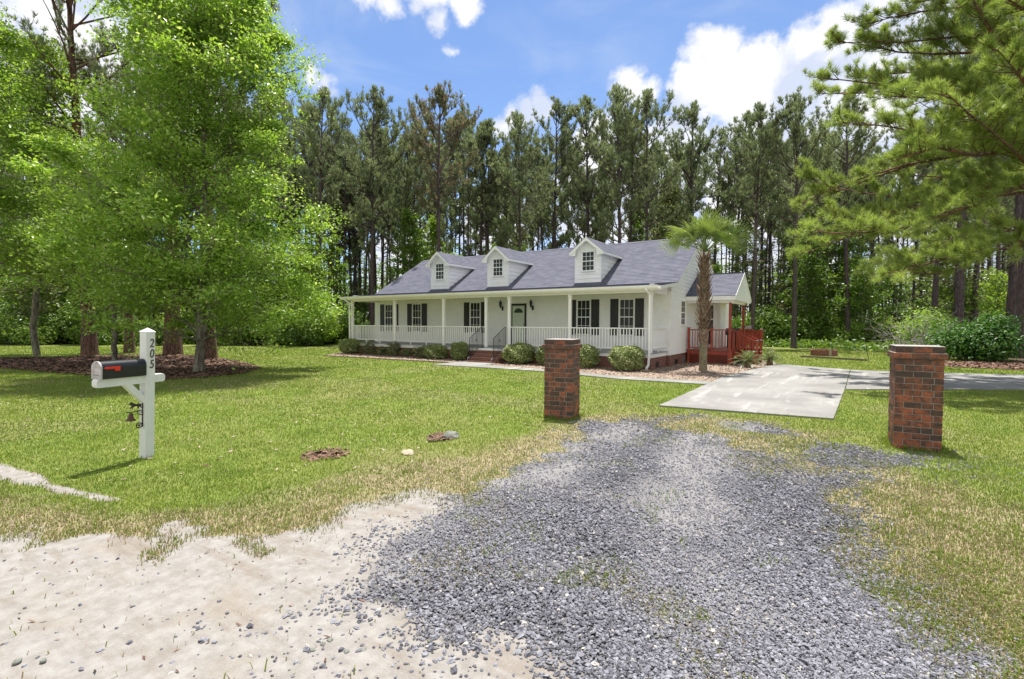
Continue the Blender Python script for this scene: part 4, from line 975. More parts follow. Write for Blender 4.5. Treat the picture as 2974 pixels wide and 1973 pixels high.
t = thing('storage_box', 'small pale grey lidded box standing at the far corner of the red deck rail', 'box', (2.28, 8.2, 1.53)); b = MB(); b.box(-.12, .12, -.12, .12, 0, .13, bev=.01); b.build('body', M['boxgrey'], t); b = MB(); b.box(-.135, .135, -.135, .135, .13, .16, bev=.01); b.build('lid', M['boxgrey'], t)
b = MB(); b.box(2.05, 2.5, 8.02, 8.36, 1.50, 1.529); b.build('shelf', M['redwood'], dk_); b = MB(); b.box(2.40, 2.48, 8.15, 8.23, .6, 1.50); b.build('post', M['redwood'], dk_)
t = thing('barbecue_grill', 'dark low barbecue grill with its lid closed at the back of the red deck', 'grill', (1.62, 7.9, DZ)); b = MB()
b.box(-.24, .24, -.16, .16, .0, .62, bev=.01)
b.build('cabinet', M['iron'], t); b = MB(); b.box(-.3, .3, -.2, .2, .62, .80, bev=.02); b.build('firebox', M['iron'], t); b = MB(); b.prism([(-.2, .80), (-.19, .90), (-.1, .96), (.1, .96), (.19, .90), (.2, .80)], 0, -.3, .3); b.build('lid', M['blackcap'], t)

# ------------------------------------------------------------------ brick pillars
def pillar(x, y, rz, label, seed):
    t = thing('brick_pillar', label, 'pillar', (x, y, -.02), rz, 'brick pillars at the drive entrance'); r = random.Random(seed)
    s = .53; H = 1.475; n = 17; ch = H/n; verts = MB(); tint = []
    def course(z, hw, off, last=False, grow=0.0):
        L = 2*hw; bl = .2; mo = .008
        for side in range(4):
            # each side: bricks along the length, corners interlocked
            st_ = -hw + (0 if (side % 2 == off) else .1015); en = hw - (0 if (side % 2 == off) else .1015)
            q = st_; first = True
            while q < en-.01:
                w_ = min(bl if not (first and off and side % 2 == 0) else bl*1, en-q)
                if en-(q+w_) < .05: w_ = en-q
                a0, a1 = q+(mo/2 if q > -hw+.001 else 0), q+w_-(mo/2 if q+w_ < hw-.001 else 0)
                j = r.uniform(-.0025, .0025); nb = len(verts.v)
                y0, y1 = -hw-j, -hw+.095
                z0, z1 = z+mo/2, z+ch-mo/2
                bb = MB(); bb.box(a0, a1, y0, y1, z0, z1, bev=.004)
                c, s_ = [(1, 0), (0, 1), (-1, 0), (0, -1)][side]
                verts.add([(vx*c-vy*s_, vx*s_+vy*c, vz) for vx, vy, vz in bb.v], bb.f)
                tv = r.random(); tw = r.random(); tint.extend([(tv, tw, 0)]*(len(verts.v)-nb)); q += w_; first = False
    for i in range(n):
        if i == n-2: continue
        course(i*ch, s/2+(.004 if i == n-1 else 0), i % 2)
    o = verts.build('brickwork', M['pbrick'], t)
    a = o.data.attributes.new('tint', 'FLOAT_COLOR', 'POINT'); a.data.foreach_set('color', np.concatenate([np.array(tint), np.ones((len(tint), 1))], 1).astype(np.float32).ravel())
    verts = MB(); tint = []; course((n-2)*ch, s/2+.032, 0); o = verts.build('projecting_course', M['pbrick'], t)
    a = o.data.attributes.new('tint', 'FLOAT_COLOR', 'POINT'); a.data.foreach_set('color', np.concatenate([np.array(tint), np.ones((len(tint), 1))], 1).astype(np.float32).ravel())
    b = MB(); e = .006; b.box(-s/2+e, s/2-e, -s/2+e, s/2-e, 0, (n-2)*ch); b.box(-s/2-.024, s/2+.024, -s/2-.024, s/2+.024, (n-2)*ch+.003, (n-1)*ch-.003); b.box(-s/2+e, s/2-e, -s/2+e, s/2-e, (n-1)*ch, n*ch-.005); b.build('mortar', M['mortar'], t)
    b = MB(); c = s/2+.006; b.box(-c, c, -c, c, n*ch-.004, n*ch+.006, bev=.003); b.build('cement_cap', M['cement'], t)
def pcenter(corner, rz, s=.53):
    # corner = near right (+x,-y) corner for the first, near left for the second
    return corner
r1_ = R_(9.5); c0 = Vector((1.96, -10.66)); u1 = Vector((math.cos(r1_), math.sin(r1_))); v1 = Vector((-math.sin(r1_), math.cos(r1_)))
cc_ = c0 - u1*.265 + v1*.265; pillar(cc_.x, cc_.y, r1_, 'smaller looking square brick pillar left of the gravel drive, in front of the porch', 3)
r1_ = R_(3.5); c0 = Vector((6.68, -9.93)); u1 = Vector((math.cos(r1_), math.sin(r1_))); v1 = Vector((-math.sin(r1_), math.cos(r1_)))
cc_ = c0 + u1*.265 + v1*.265; pillar(cc_.x, cc_.y, r1_, 'square brick pillar right of the gravel drive, the nearer one standing before the concrete drive', 5)

# ------------------------------------------------------------------ mailbox
mbx = thing('mailbox', 'black rounded mailbox with red flag on a white post numbered 205', 'mailbox', (-1.511, -16.012, 0), R_(13.7))
mbx.rotation_euler = (0, R_(2.1), R_(13.7))
b = MB(); s = .059; b.box(-s, s, -s, s, -.08, 1.615, bev=.004); post = b.build('post', M['mailwhite'], mbx)
b = MB(); b.box(-s-.004, s+.004, -s-.004, s+.004, 1.61, 1.622); b.add([(-s-.004, -s-.004, 1.622), (s+.004, -s-.004, 1.622), (s+.004, s+.004, 1.622), (-s-.004, s+.004, 1.622), (0, 0, 1.672)], [(0, 1, 4), (1, 2, 4), (2, 3, 4), (3, 0, 4)]); b.build('cap', M['mailwhite'], post)
b = MB(); b.prism([(-.61, .99), (-.595, .965), (.18, .965), (.20, .985), (.20, 1.045), (.18, 1.065), (-.595, 1.065), (-.61, 1.04)], 0, -.045, .045)
# keep the arm clear of the post faces
b.build('arm', M['mailwhite'], mbx)
b = MB(); b.prism([(-.30, .966), (-.21, .966), (-.0585, .80), (-.0585, .70)], 0, -.04, .04); b.build('brace', M['mailwhite'], mbx)
# box
b = MB(); W = .082; prof = [(-W, 0), (W, 0), (W, .13)]+[(W*math.cos(math.pi*k/12), .13+W*math.sin(math.pi*k/12)*.98) for k in range(1, 12)]+[(-W, .13)]
n = len(prof); y0, y1 = -.575, -.066; vs = [(p_[0], y0, 1.068+p_[1]) for p_ in prof]+[(p_[0], y1, 1.068+p_[1]) for p_ in prof]
b.add(vs, [(i, (i+1) % n, n+(i+1) % n, n+i) for i in range(n)], 0, False); b.add(vs, [tuple(range(n, 2*n))], 0)
for i in range(n):
    if 3 <= i+1 <= 13: b.sm[i] = True
box_ = b.build('box', M['boxblack'], mbx)
b = MB(); g = 1.035; vs = [(p_[0]*g, -.592, 1.066+p_[1]*1.01) for p_ in prof]+[(p_[0]*g, -.574, 1.066+p_[1]*1.01) for p_ in prof]
b.add(vs, [tuple(range(n-1, -1, -1)), tuple(range(n, 2*n))]+[(i, (i+1) % n, n+(i+1) % n, n+i) for i in range(n)]); dr = b.build('door', M['boxgrey'], mbx)
b = MB(); b.box(-.055, .055, -.5935, -.5915, 1.112, 1.118); b.build('slot', M['black'], dr); b = MB(); b.box(-.012, .012, -.606, -.591, 1.262, 1.275); b.build('latch', M['boxgrey'], dr)
b = MB(); b.prism([(-.555, 1.198), (-.535, 1.212), (-.38, 1.212), (-.38, 1.160), (-.44, 1.160), (-.44, 1.186), (-.535, 1.186)], 0, W+.003, W+.009); b.build('flag', M['flagred'], mbx)
b = MB(); b.box(-.075, .075, -.56, -.08, 1.0655, 1.0675); b.build('base_board', M['steel'], mbx)
for ch_, z in (('2', 1.48), ('0', 1.345), ('5', 1.21)):
    cu = bpy.data.curves.new('numeral', 'FONT'); cu.body = ch_; cu.size = .155; cu.extrude = .004; cu.align_x = 'CENTER'; cu.shear = .12; cu.offset = .0006
    o = bpy.data.objects.new('numeral', cu); col.objects.link(o); cu.materials.append(M['numeral'])
    bpy.context.view_layer.update(); dg = bpy.context.evaluated_depsgraph_get(); me = bpy.data.meshes.new_from_object(o.evaluated_get(dg)); bpy.data.objects.remove(o)
    o = link('numeral', me, post); o.rotation_euler = (R_(90), 0, R_(90)); o.location = (s+.004, .012, z-.055); o.scale = (.78, 1, 1)
# bell with horse bracket, hangs on the post
bl = thing('dinner_bell', 'rusty dinner bell hanging from a dark running-horse bracket on the white mailbox post', 'bell', (-1.511, -16.012, 0)); bl.rotation_euler = (0, R_(2.1), R_(13.7))
b = MB(); b.box(.0, .016, -.066, -.0595, .40, .735); b.build('wall_strip', M['bronze'], bl)
b = MB(); b.tube([(.008, -.066, .615), (.008, -.13, .615), (.008, -.20, .607), (.008, -.245, .612)], .006, 6); b.tube([(.008, -.245, .612), (.008, -.262, .618), (.008, -.25, .626)], .005, 5)
b.tube([(.008, -.066, .56), (.008, -.10, .565), (.008, -.125, .59), (.008, -.12, .612)], .006, 6); b.tube([(.008, -.075, .60), (.008, -.09, .585), (.008, -.11, .60)], .004, 5); b.build('arm', M['bronze'], bl)
b = MB(); hs = [(-.070, .655), (-.085, .668), (-.075, .685), (-.100, .694), (-.125, .690), (-.150, .700), (-.175, .705), (-.188, .722), (-.205, .728), (-.216, .712), (-.232, .700), (-.230, .690), (-.212, .694), (-.200, .684), (-.198, .668), (-.215, .655), (-.222, .640), (-.212, .640), (-.196, .655), (-.186, .655), (-.192, .636), (-.182, .634), (-.176, .656), (-.150, .664), (-.128, .664), (-.115, .650), (-.122, .634), (-.112, .632), (-.103, .650), (-.098, .662), (-.088, .645), (-.076, .632), (-.068, .638), (-.082, .655), (-.084, .672)]
b.prism([(p_[0], p_[1]+.012) for p_ in hs[1:]], 0, .004, .012); b.build('horse', M['bronze'], bl)
b = MB(); b.lathe([(0, .0), (.016, -.002), (.022, -.012), (.027, -.04), (.036, -.065), (.050, -.082), (.060, -.090), (.056, -.093), (.044, -.084)], (.008, -.205, .597), 18); b.build('bell', M['rustybell'], bl)
b = MB(); b.tube([(.008, -.205, .52), (.008, -.205, .49)], .008, 6); b.build('clapper', M['bronze'], bl); b = MB(); b.tube([(.008, -.205, .49), (.009, -.208, .43), (.006, -.210, .345)], .0035, 5); b.build('pull_rope', M['rope'], bl)
b = MB(); k = 16; cyz = (-.103, .425); b.tube([(.008, cyz[0]+.036*math.cos(2*math.pi*i/k), cyz[1]+.033*math.sin(2*math.pi*i/k)) for i in range(k+1)], .006, 5, cap=False)
for a in (0, 90, 45, 135): b.tube([(.008, cyz[0]+.034*math.cos(R_(a)), cyz[1]+.031*math.sin(R_(a))), (.008, cyz[0]-.034*math.cos(R_(a)), cyz[1]-.031*math.sin(R_(a)))], .0035, 4)
b.build('wheel', M['bronze'], bl)

# ------------------------------------------------------------------ small things in the yard
def rock(name, loc, r, sq, mname, label, cat, seed):
    bm = bmesh.new(); bmesh.ops.create_icosphere(bm, subdivisions=3, radius=1); rr = random.Random(seed); o_ = Vector((rr.random()*9, rr.random()*9, 3))
    from mathutils import noise as mn
    for v in bm.verts:
        f = 1+.28*mn.noise(v.co*1.3+o_)+.1*mn.noise(v.co*3.5+o_); v.co = Vector((v.co.x*r[0]*f, v.co.y*r[1]*f, v.co.z*r[2]*f))
    me = bpy.data.meshes.new(name); bm.to_mesh(me); bm.free()
    for p_ in me.polygons: p_.use_smooth = True
    o = link(name, me, None, M[mname]); o.location = loc; o.rotation_euler = (0, 0, rr.random()*3); tag(o, label, cat); return o
g = G(1042, 1008); rock('fieldstone', (g[0], g[1], .0), (.13, .11, .09), 1, 'stone', 'rounded grey-green stone lying in the lawn near the left brick pillar', 'stone', 2)
g = G(942, 1045); rock('flat_stone', (g[0], g[1], -.01), (.15, .09, .035), 1, 'palestone', 'flat tan stone sunk in the lawn edge beside the gravel', 'stone', 5)
for (px_, py_, sz, i) in ((40, 1529, .035, 1), (100, 1527, .03, 2), (745, 1489, .03, 3), (762, 1480, .032, 4), (800, 1507, .035, 5), (838, 1503, .035, 6), (722, 1503, .028, 7), (935, 1338, .035, 8), (900, 1470, .03, 9)):
    g = G(px_, py_); where = {1: 'left of two small stones half buried in the sand road, bottom left', 2: 'right of two small stones half buried in the sand road, bottom left', 8: 'single white pebble among the grey gravel at its left side'}.get(i, None)
    o = rock('loose_stone', (g[0], g[1], .004), (sz*.55, sz*.46, sz*.36), 1, 'stone' if i != 8 else 'palestone', where or 'loose dark grey stone on the sand at the gravel edge, one of a small scatter', 'stone', i+20)
    if not where: o['group'] = 'loose stones where the gravel ends in sand'
pl = thing('path_light', 'small dark garden light on a stake at the edge of the left flower bed', 'garden light', (-8.95, -2.28, 0)); b = MB(); b.tube([(0, 0, 0), (0, 0, .22)], .012, 6); b.build('stake', M['bronze'], pl)
b = MB(); b.lathe([(.03, .20), (.035, .26), (.075, .265), (.03, .30), (0, .31)], (0, 0, 0), 12); b.build('lamp_head', M['bronze'], pl)
t = thing('bed_edging', 'low dark edging strip between the lawn and the bark bed left of the steps', 'edging', (0, 0, 0)); b = MB(); pts = [(-16.4, -2.5), (-14, -2.40), (-12.1, -2.33), (-10, -2.22), (-8.15, -2.13)]
for i in range(4): b.bar((*pts[i], .02), (*pts[i+1], .02), .03, .06)
b.build('strip', M['oldwood'], t)
t = thing('splash_block', 'pale concrete splash block under the right downspout', 'splash block', (0.0, -.5, 0)); b = MB(); b.box(-.12, .12, -.25, .12, .0, .045, bev=.01); b.build('tray', M['palestone'], t)
# fire pit
fp = thing('fire_pit', 'round brick fire pit with a white pipe on the lawn behind the drive', 'fire pit', (5.35, 14.6, 0)); b = MB(); k = 18
for c_ in range(3):
    for i in range(k):
        a0 = 2*math.pi*(i+.5*(c_ % 2))/k; a1 = a0+2*math.pi/k*.93; P = [(r*math.cos(a), r*math.sin(a)) for r, a in ((.66, a0), (.66, a1), (.54, a1), (.54, a0))]; b.prism(P, 2, c_*.115, c_*.115+.105)
b.build('ring', M['brickwall'], fp); b = MB(); b.box(.25, .38, -.72, -.68, 0, .42); b.build('board', M['palestone'], fp)
t = thing('timber_edging', 'weathered landscape timber lying in front of the brick fire pit', 'timber', (0, 0, 0)); b = MB(); b.bar((4.35, 12.35, .05), (7.2, 10.8, .05), .1, .1); b.build('beam', M['oldwood'], t)
sp = thing('shepherd_hook', 'thin leaning metal garden stake on the lawn before the woods', 'garden stake', (7.26, 10.2, 0)); b = MB(); b.tube([(0, 0, 0), (-.10, .05, .55), (-.18, .10, 1.1), (-.20, .10, 1.22), (-.12, .06, 1.3)], .014, 6); b.build('stake', M['iron'], sp)
#==PLANTS==
# ------------------------------------------------------------------ plants
def tubes_np(paths, k=6):
    """paths: list of (pts(n,3), radii(n)) -> V, F"""
    Vs = []; Fs = []; base = 0
    a = np.linspace(0, 2*np.pi, k, endpoint=False); ca, sa = np.cos(a), np.sin(a)
    for P, r in paths:
        P = np.asarray(P, float); r = np.asarray(r, float); n = len(P)
        T = np.gradient(P, axis=0); T /= np.linalg.norm(T, axis=1, keepdims=True)+1e-9
        ref = np.array([0.31, .87, .12]) if abs(T[0, 2]) > .7 else np.array([0, 0, 1.])
        U = np.cross(T, ref); U /= np.linalg.norm(U, axis=1, keepdims=True)+1e-9; W = np.cross(T, U)
        ring = P[:, None] + (U[:, None]*ca[None, :, None]+W[:, None]*sa[None, :, None])*r[:, None, None]
        Vs.append(ring.reshape(-1, 3))
        i = (np.arange(n-1)[:, None]*k + np.arange(k)[None]).ravel(); j = (np.arange(n-1)[:, None]*k + (np.arange(k)[None]+1) % k).ravel()
        Fs.append(np.stack([i, j, j+k, i+k], 1)+base); base += n*k
    return np.concatenate(Vs), np.concatenate(Fs)
def unit(v): return v/(np.linalg.norm(v, axis=-1, keepdims=True)+1e-9)
def needles(P, D, L, w, K, spread, r, brown=None, droop=0.0):
    """bundles of K needles at points P heading along D"""
    n = len(P); P = np.repeat(P, K, 0); D = np.repeat(D, K, 0); N = len(P)
    d = unit(D + r.normal(0, spread, (N, 3))); l = L*r.uniform(.65, 1.1, N)[:, None]
    s = unit(np.cross(d, r.normal(0, 1, (N, 3))))*w*.5
    tip = P+d*l; tip[:, 2] -= droop*l[:, 0]*(1-d[:, 2])
    mid = P+d*l*.45
    V = np.concatenate([P-s*.6, P+s*.6, mid+s, tip, mid-s]); i = np.arange(N)
    v = np.repeat(np.clip(r.random(n), 0, .89), K)
    if brown is not None: v = np.where(np.repeat(r.random(n) < brown, K), 1.0, v)
    return V, [np.stack([i, i+N, i+2*N, i+4*N], 1), np.stack([i+4*N, i+2*N, i+3*N], 1)], np.tile(v, 5)
def leaves(P, size, r, elong=1.5, flat=.5, hi=.06, outward=None):
    n = len(P); nrm = r.normal(0, 1, (n, 3)); nrm[:, 2] = np.abs(nrm[:, 2])+flat
    if outward is not None: nrm = nrm*.7+outward*.9
    nrm = unit(nrm); a = unit(np.cross(nrm, r.normal(0, 1, (n, 3)))); b_ = np.cross(nrm, a)
    s = size*r.uniform(.6, 1.25, n)[:, None]; a = a*s*elong*.5; b_ = b_*s*.5
    fold = nrm*s*.16
    V = np.concatenate([P-a, P+b_*.9+fold, P+a, P-b_*.9+fold]); i = np.arange(n)
    v = np.clip(r.random(n)*.89, 0, .89); v = np.where(r.random(n) < hi, 1, v)
    return V, [np.stack([i, i+n, i+2*n], 1), np.stack([i, i+2*n, i+3*n], 1)], np.tile(v, 4)
def branch(p, d, L, n, r, curve=(0, 0, .3), wob=.08):
    pts = [np.array(p, float)]; d = unit(np.array(d, float)); st_ = L/(n-1)
    for i in range(n-1):
        d = unit(d+np.array(curve)/(n-1)+r.normal(0, wob, 3)); pts.append(pts[-1]+d*st_)
    return np.array(pts)

def pine_meshes(seed, h=22., cs=.52, cr=3.4, nl=34, r0=.20, tufts=1.0, K=8, nl_len=.36, nw=.040, brown=None, dead=6, lean=.0):
    r = np.random.default_rng(seed); paths = []
    zz = np.linspace(0, h, 14); off = np.cumsum(r.normal(0, .09, (14, 2)), 0)*np.linspace(0, 1, 14)[:, None]; off[:, 0] += lean*(zz/h)**1.5
    trunk = np.column_stack([off, zz]); tr = r0*(1-zz/h)**.8*.95+.025; tr[0] *= 1.25; paths.append((trunk, tr))
    def tp(z): return np.array([np.interp(z, zz, trunk[:, 0]), np.interp(z, zz, trunk[:, 1]), z])
    TP, TD = [], []
    for i in range(nl):
        t = (i+.5)/nl; t = t**.9; z = h*(cs+(1-cs)*t*.97)
        prof = (.62+.55*min(t/.35, 1)) if t < .35 else 1.17*(1-((t-.35)/.65)**1.7)+.10
        L = cr*prof*r.uniform(.65, 1.15); az = r.uniform(0, 2*np.pi)+i*2.4; el = R_(r.uniform(5, 30)+40*t)
        d = (math.cos(az)*math.cos(el), math.sin(az)*math.cos(el), math.sin(el))
        B = branch(tp(z), d, L, 6, r, (0, 0, .45), .12); paths.append((B, np.linspace(.055*(1-.6*t)+.012, .012, 6)))
        m = int(4+L*2.6)
        for j in range(m):
            s_ = r.uniform(.30, 1.0); k = s_*5; i0 = min(int(k), 4); q = B[i0]+(B[i0+1]-B[i0])*(k-i0)
            dd = unit(B[i0+1]-B[i0]+r.normal(0, .55, 3)+np.array([0, 0, .35])); l2 = r.uniform(.35, 1.0)*L*.34*(1.15-s_*.5)+.15
            C_ = branch(q, dd, l2, 4, r, (0, 0, .7), .12); paths.append((C_, np.array([.013, .011, .009, .006])))
            nt = int((2+l2*4.2)*tufts)
            for _ in range(nt):
                a = r.uniform(.25, 1.0); kk = a*3; j0 = min(int(kk), 2); TP.append(C_[j0]+(C_[j0+1]-C_[j0])*(kk-j0)+r.normal(0, .07, 3)); TD.append(unit(C_[j0+1]-C_[j0]+np.array([0, 0, .6])))
            TP.append(C_[-1]); TD.append(np.array([0, 0, 1.])+dd*.3)
    for k in range(14): TP.append(tp(h-.08*k*1.2)+r.normal(0, .07, 3)); TD.append(np.array([r.normal(0, .2), r.normal(0, .2), 1.]))
    for i in range(dead):
        z = h*r.uniform(cs*.45, cs*1.02); az = r.uniform(0, 6.28); L = r.uniform(.7, 2.4); B = branch(tp(z), (math.cos(az), math.sin(az), r.uniform(-.15, .3)), L, 5, r, (0, 0, -.1), .16); paths.append((B, np.linspace(.03, .008, 5)))
        C_ = branch(B[2], B[3]-B[2]+r.normal(0, .5, 3)*.3, L*.5, 3, r, (0, 0, 0), .2); paths.append((C_, np.array([.012, .01, .005])))
    V, F = tubes_np(paths, 6); tm = np_mesh('trunk', V, [F], True)
    TP, TD = np.array(TP), unit(np.array(TD)); V, F, v = needles(TP, TD, nl_len, nw, K, .42, r, brown); cm = np_mesh('crown', V, F, False, {'v': v})
    return tm, cm
def plant(name, tm, cm, mt, mc, loc, label, cat='tree', group=None, rz=0., sc=1., sz=None):
    t = thing(name, label, cat, loc, rz, group); t.scale = (sc, sc, sz or sc)
    for nm, me, m in (('trunk', tm, mt), ('crown', cm, mc)):
        if me is None: continue
        if not me.materials: me.materials.append(m)
        o = link(nm, me, t)
        if o.material_slots[0].material != m: o.material_slots[0].link = 'OBJECT'; o.material_slots[0].material = m
    return t
PV = [pine_meshes(101, 22, .44, 3.9, 40), pine_meshes(102, 22, .50, 3.3, 34), pine_meshes(103, 22, .38, 4.2, 46, tufts=.9), pine_meshes(104, 22, .54, 2.9, 30), pine_meshes(105, 22, .47, 3.6, 36, lean=.7)]
PTHIN = [pine_meshes(111, 20, .58, 2.3, 22, .13, .8, 7, .42, .05, dead=12), pine_meshes(112, 20, .52, 2.6, 25, .14, .75, 7, .42, .05, dead=14, lean=-.6), pine_meshes(113, 20, .64, 2.0, 18, .12, .8, 7, .42, .05, dead=12)]
PBROWN = pine_meshes(120, 23, .50, 4.4, 46, .23, 1.0, 8, brown=.20)
def pz(col_, top, dep): # height reached in the picture
    return 1.75 + (940-top)/FL*dep
# (column, top row, distance, variant, label)
MAIN = [(1081, 257, 41, 0, 'tall full-crowned pine behind the left roof end, first right of the leafy tree'),
        (1172, 395, 44, 1, 'shorter pine between the first big pine and the brown-topped pine behind the house'),
        (1275, 226, 39, 'B', 'tallest pine of the row, its top partly brown, rising behind the left dormer'),
        (1395, 345, 45, 3, 'narrow pine just right of the brown-topped pine, above the middle dormer'),
        (1512, 325, 42, 2, 'broad pine with a low crown behind the gap between middle and right dormers'),
        (1614, 278, 46, 4, 'pine left of the right dormer, its top against the small cloud'),
        (1709, 278, 45, 1, 'pine directly behind the right dormer'),
        (1799, 250, 41, 2, 'big dark-trunked pine just right of the right dormer'),
        (1875, 256, 42, 0, 'big dark-trunked pine behind the right part of the long roof, left of the palm'),
        (1984, 300, 46, 4, 'pine whose trunk rises directly behind the palm fronds'),
        (2185, 303, 38, 1, 'straight pine just right of the palm, behind the red deck'),
        (2305, 268, 37, 0, 'tall open-crowned pine in front of the wood, second one right of the palm'),
        (2462, 250, 40, 4, 'pine left of the near overhanging branches, third one right of the palm'),
        (930, 262, 40, 3, 'slim pine half hidden at the right edge of the big leafy tree'), (2070, 395, 50, 3, 'shorter pine in the gap just left of the straight pine by the palm')]
r0_ = np.random.default_rng(5)
for (c_, top, dep, vi, lab) in MAIN:
    x, y = at(c_, dep); h = pz(c_, top+(60 if vi == 'B' else 18), dep); tm, cm = PBROWN if vi == 'B' else PV[vi]; base = 23. if vi == 'B' else 22.
    k = h/base
    plant('pine_tree', tm, cm, M['pinebark'], M['needlebrown'] if vi == 'B' else M['needle'], (x, y, -.05), lab, 'pine tree', 'tall pines behind the house', r0_.uniform(0, 6.28), k*.98 if k > .8 else .82, k)
# deep wood
BEHIND = [(-999, 130, 'behind the bent-trunk leafy tree'), (130, 330, 'left of the mailbox'), (330, 480, 'above the mailbox post'), (480, 640, 'behind the trunk of the big leafy tree'), (640, 860, 'above the lawn right of the leafy trees'), (860, 1010, 'just left of the porch end'),
          (1010, 1140, 'above the sloping left end of the roof'), (1140, 1330, 'above the left dormer'), (1330, 1400, 'between the left and middle dormers'), (1400, 1530, 'above the middle dormer'), (1530, 1650, 'between the middle and right dormers'), (1650, 1770, 'above the right dormer'),
          (1770, 1900, 'above the roof right of the right dormer'), (1900, 2120, 'behind the palm crown'), (2120, 2240, 'just right of the red deck'), (2240, 2370, 'left of the brick fire pit'), (2370, 2480, 'behind the brick fire pit'), (2480, 2590, 'left of the right brick pillar'), (2590, 2740, 'above the right brick pillar'), (2740, 2900, 'behind the dark laurel bush'), (2900, 9999, 'at the right edge of the view')]
def behind(c): return next(w_ for a, b_, w_ in BEHIND if a <= c < b_)
def house_clear(x, y): return not (-20 < x < 5 and -3 < y < 15)
zones = [(-60, 560, 'pines of the wood behind the leafy trees on the left', 'slender pine in the dark wood behind the left leafy trees', 26),
         (560, 1010, 'pines of the wood left of the house', 'slender pine in the wood just left of the house, right of the leafy tree', 40),
         (1010, 1450, 'pines deep in the wood behind the left half of the roof', 'slender pine deep in the wood behind the left half of the house roof', 40),
         (1450, 2020, 'pines deep in the wood behind the right half of the roof', 'slender pine deep in the wood behind the right half of the house roof', 34),
         (2090, 2460, 'pines deep in the wood right of the palm', 'slender pine deep in the wood between palm and overhanging branches', 42),
         (2460, 3060, 'pines deep in the wood behind the right pillar', 'slender pine deep in the wood behind the right brick pillar', 44)]
for (ca_, cb_, grp, lab, n) in zones:
    for i in range(n):
        c_ = ca_+(cb_-ca_)*(i+r0_.uniform(.1, .9))/n; dep = r0_.uniform(44, 78) if ca_ > 1000 else r0_.uniform(42, 68)
        x, y = at(c_, dep)
        if not house_clear(x, y): continue
        top = r0_.uniform(330, 600) if 1000 < c_ < 2700 else r0_.uniform(250, 520)
        h = min(pz(c_, top, dep), 27); thin = r0_.random() < .72
        tm, cm = PTHIN[r0_.integers(3)] if thin else PV[r0_.integers(5)]
        k = h/(20. if thin else 22.)
        plant('pine_tree', tm, cm, M['pinebark'], M['needle'], (x, y, -.05), ('slender' if thin else 'fuller-crowned')+' pine '+('deep in the wood ' if dep > 60 else 'in the front of the wood ')+behind(c_), 'pine tree', 'wood pines '+behind(c_), r0_.uniform(0, 6.28), min(k, 1.0), k)

def hardwood(seed, h, prof, stems, leaf, nleaf, limbs=46, r0=.16, z0=.12, wisp=.32, elong=1.7, cm_name='crown', twig_len=.9, hi=.06, flat=.5, up=.15):
    """prof(t) crown radius at relative height t"""
    r = np.random.default_rng(seed); paths = []; zz = np.linspace(0, h*.94, 12); T = []
    for s_ in range(stems):
        a = r.uniform(0, 6.28); sp = 0 if stems == 1 else h*.045
        off = np.cumsum(r.normal(0, h*.006, (12, 2)), 0)+np.array([math.cos(a), math.sin(a)])*sp*np.linspace(0, 1, 12)[:, None]**.7
        tr = np.column_stack([off, zz*(1 if s_ == 0 else r.uniform(.6, .9))]); T.append(tr); rr = r0*(1 if s_ == 0 else .6)
        paths.append((tr, rr*(1-np.linspace(0, 1, 12))**.85+.012))
    ends = []
    for i in range(limbs):
        t = z0+(1-z0)*((i+r.uniform(0, .9))/limbs)**.92; Rr = prof(t); tr = T[i % stems]; z = h*max(t-.05-up*Rr/h, z0*.6)
        q = np.array([np.interp(z, tr[:, 2], tr[:, 0]), np.interp(z, tr[:, 2], tr[:, 1]), min(z, tr[-1, 2])])
        az = i*2.39996+r.uniform(-.4, .4); L = Rr*r.uniform(.78, 1.08); el = R_(r.uniform(5, 30)+30*t)
        B = branch(q, (math.cos(az)*math.cos(el), math.sin(az)*math.cos(el), math.sin(el)), max(L, .4), 7, r, (0, 0, -.15+.2*t), .10); paths.append((B, np.linspace(.05*r0/.16*(1-.5*t)+.008, .008, 7)))
        m = int(5+L*3.2)
        for j in range(m):
            s_ = r.uniform(.18, 1.0); k = s_*6; i0 = min(int(k), 5); qq = B[i0]+(B[i0+1]-B[i0])*(k-i0)
            dd = unit(unit(B[i0+1]-B[i0])*.9+r.normal(0, .6, 3)); l2 = twig_len*r.uniform(.5, 1.3)*(1.25-.6*s_)*min(1, L/2+.3)
            C_ = branch(qq, dd, l2, 4, r, (0, 0, -.1), .16); paths.append((C_, np.array([.010, .009, .007, .004]))); ends.append(C_)
    E_ = np.array(ends); ne = len(E_); per = r.gamma(.5, 1, ne); per = per/per.sum()*nleaf
    idx = np.repeat(np.arange(ne), np.maximum(per.astype(int), 3)); n = len(idx)
    a = r.uniform(.15, 1.08, n)*3; j0 = np.minimum(a.astype(int), 2); f = (a-j0)[:, None]
    P = E_[idx, j0]*(1-f)+E_[idx, j0+1]*f; sg = wisp*(.5+r.random(ne))[idx][:, None]*np.array([1, 1, .38]); P = P+r.normal(0, 1, (n, 3))*sg
    P[:, 2] = np.maximum(P[:, 2], .25)
    V, F = tubes_np(paths, 6); tm = np_mesh('trunk', V, [F], True)
    V, F, v = leaves(P, leaf, r, elong, flat, hi); cm = np_mesh(cm_name, V, F, False, {'v': v}); return tm, cm
def oakprof(t):
    xs = [0, .12, .22, .35, .5, .65, .8, .92, 1]; ys = [1.8, 3.8, 4.3, 4.0, 3.7, 3.1, 2.1, 1.1, .4]; return float(np.interp(t, xs, ys))
tm, cm = hardwood(201, 15.2, oakprof, 3, .068, 135000, 110, .12, .12, .30, 1.9, twig_len=1.2, hi=.10)
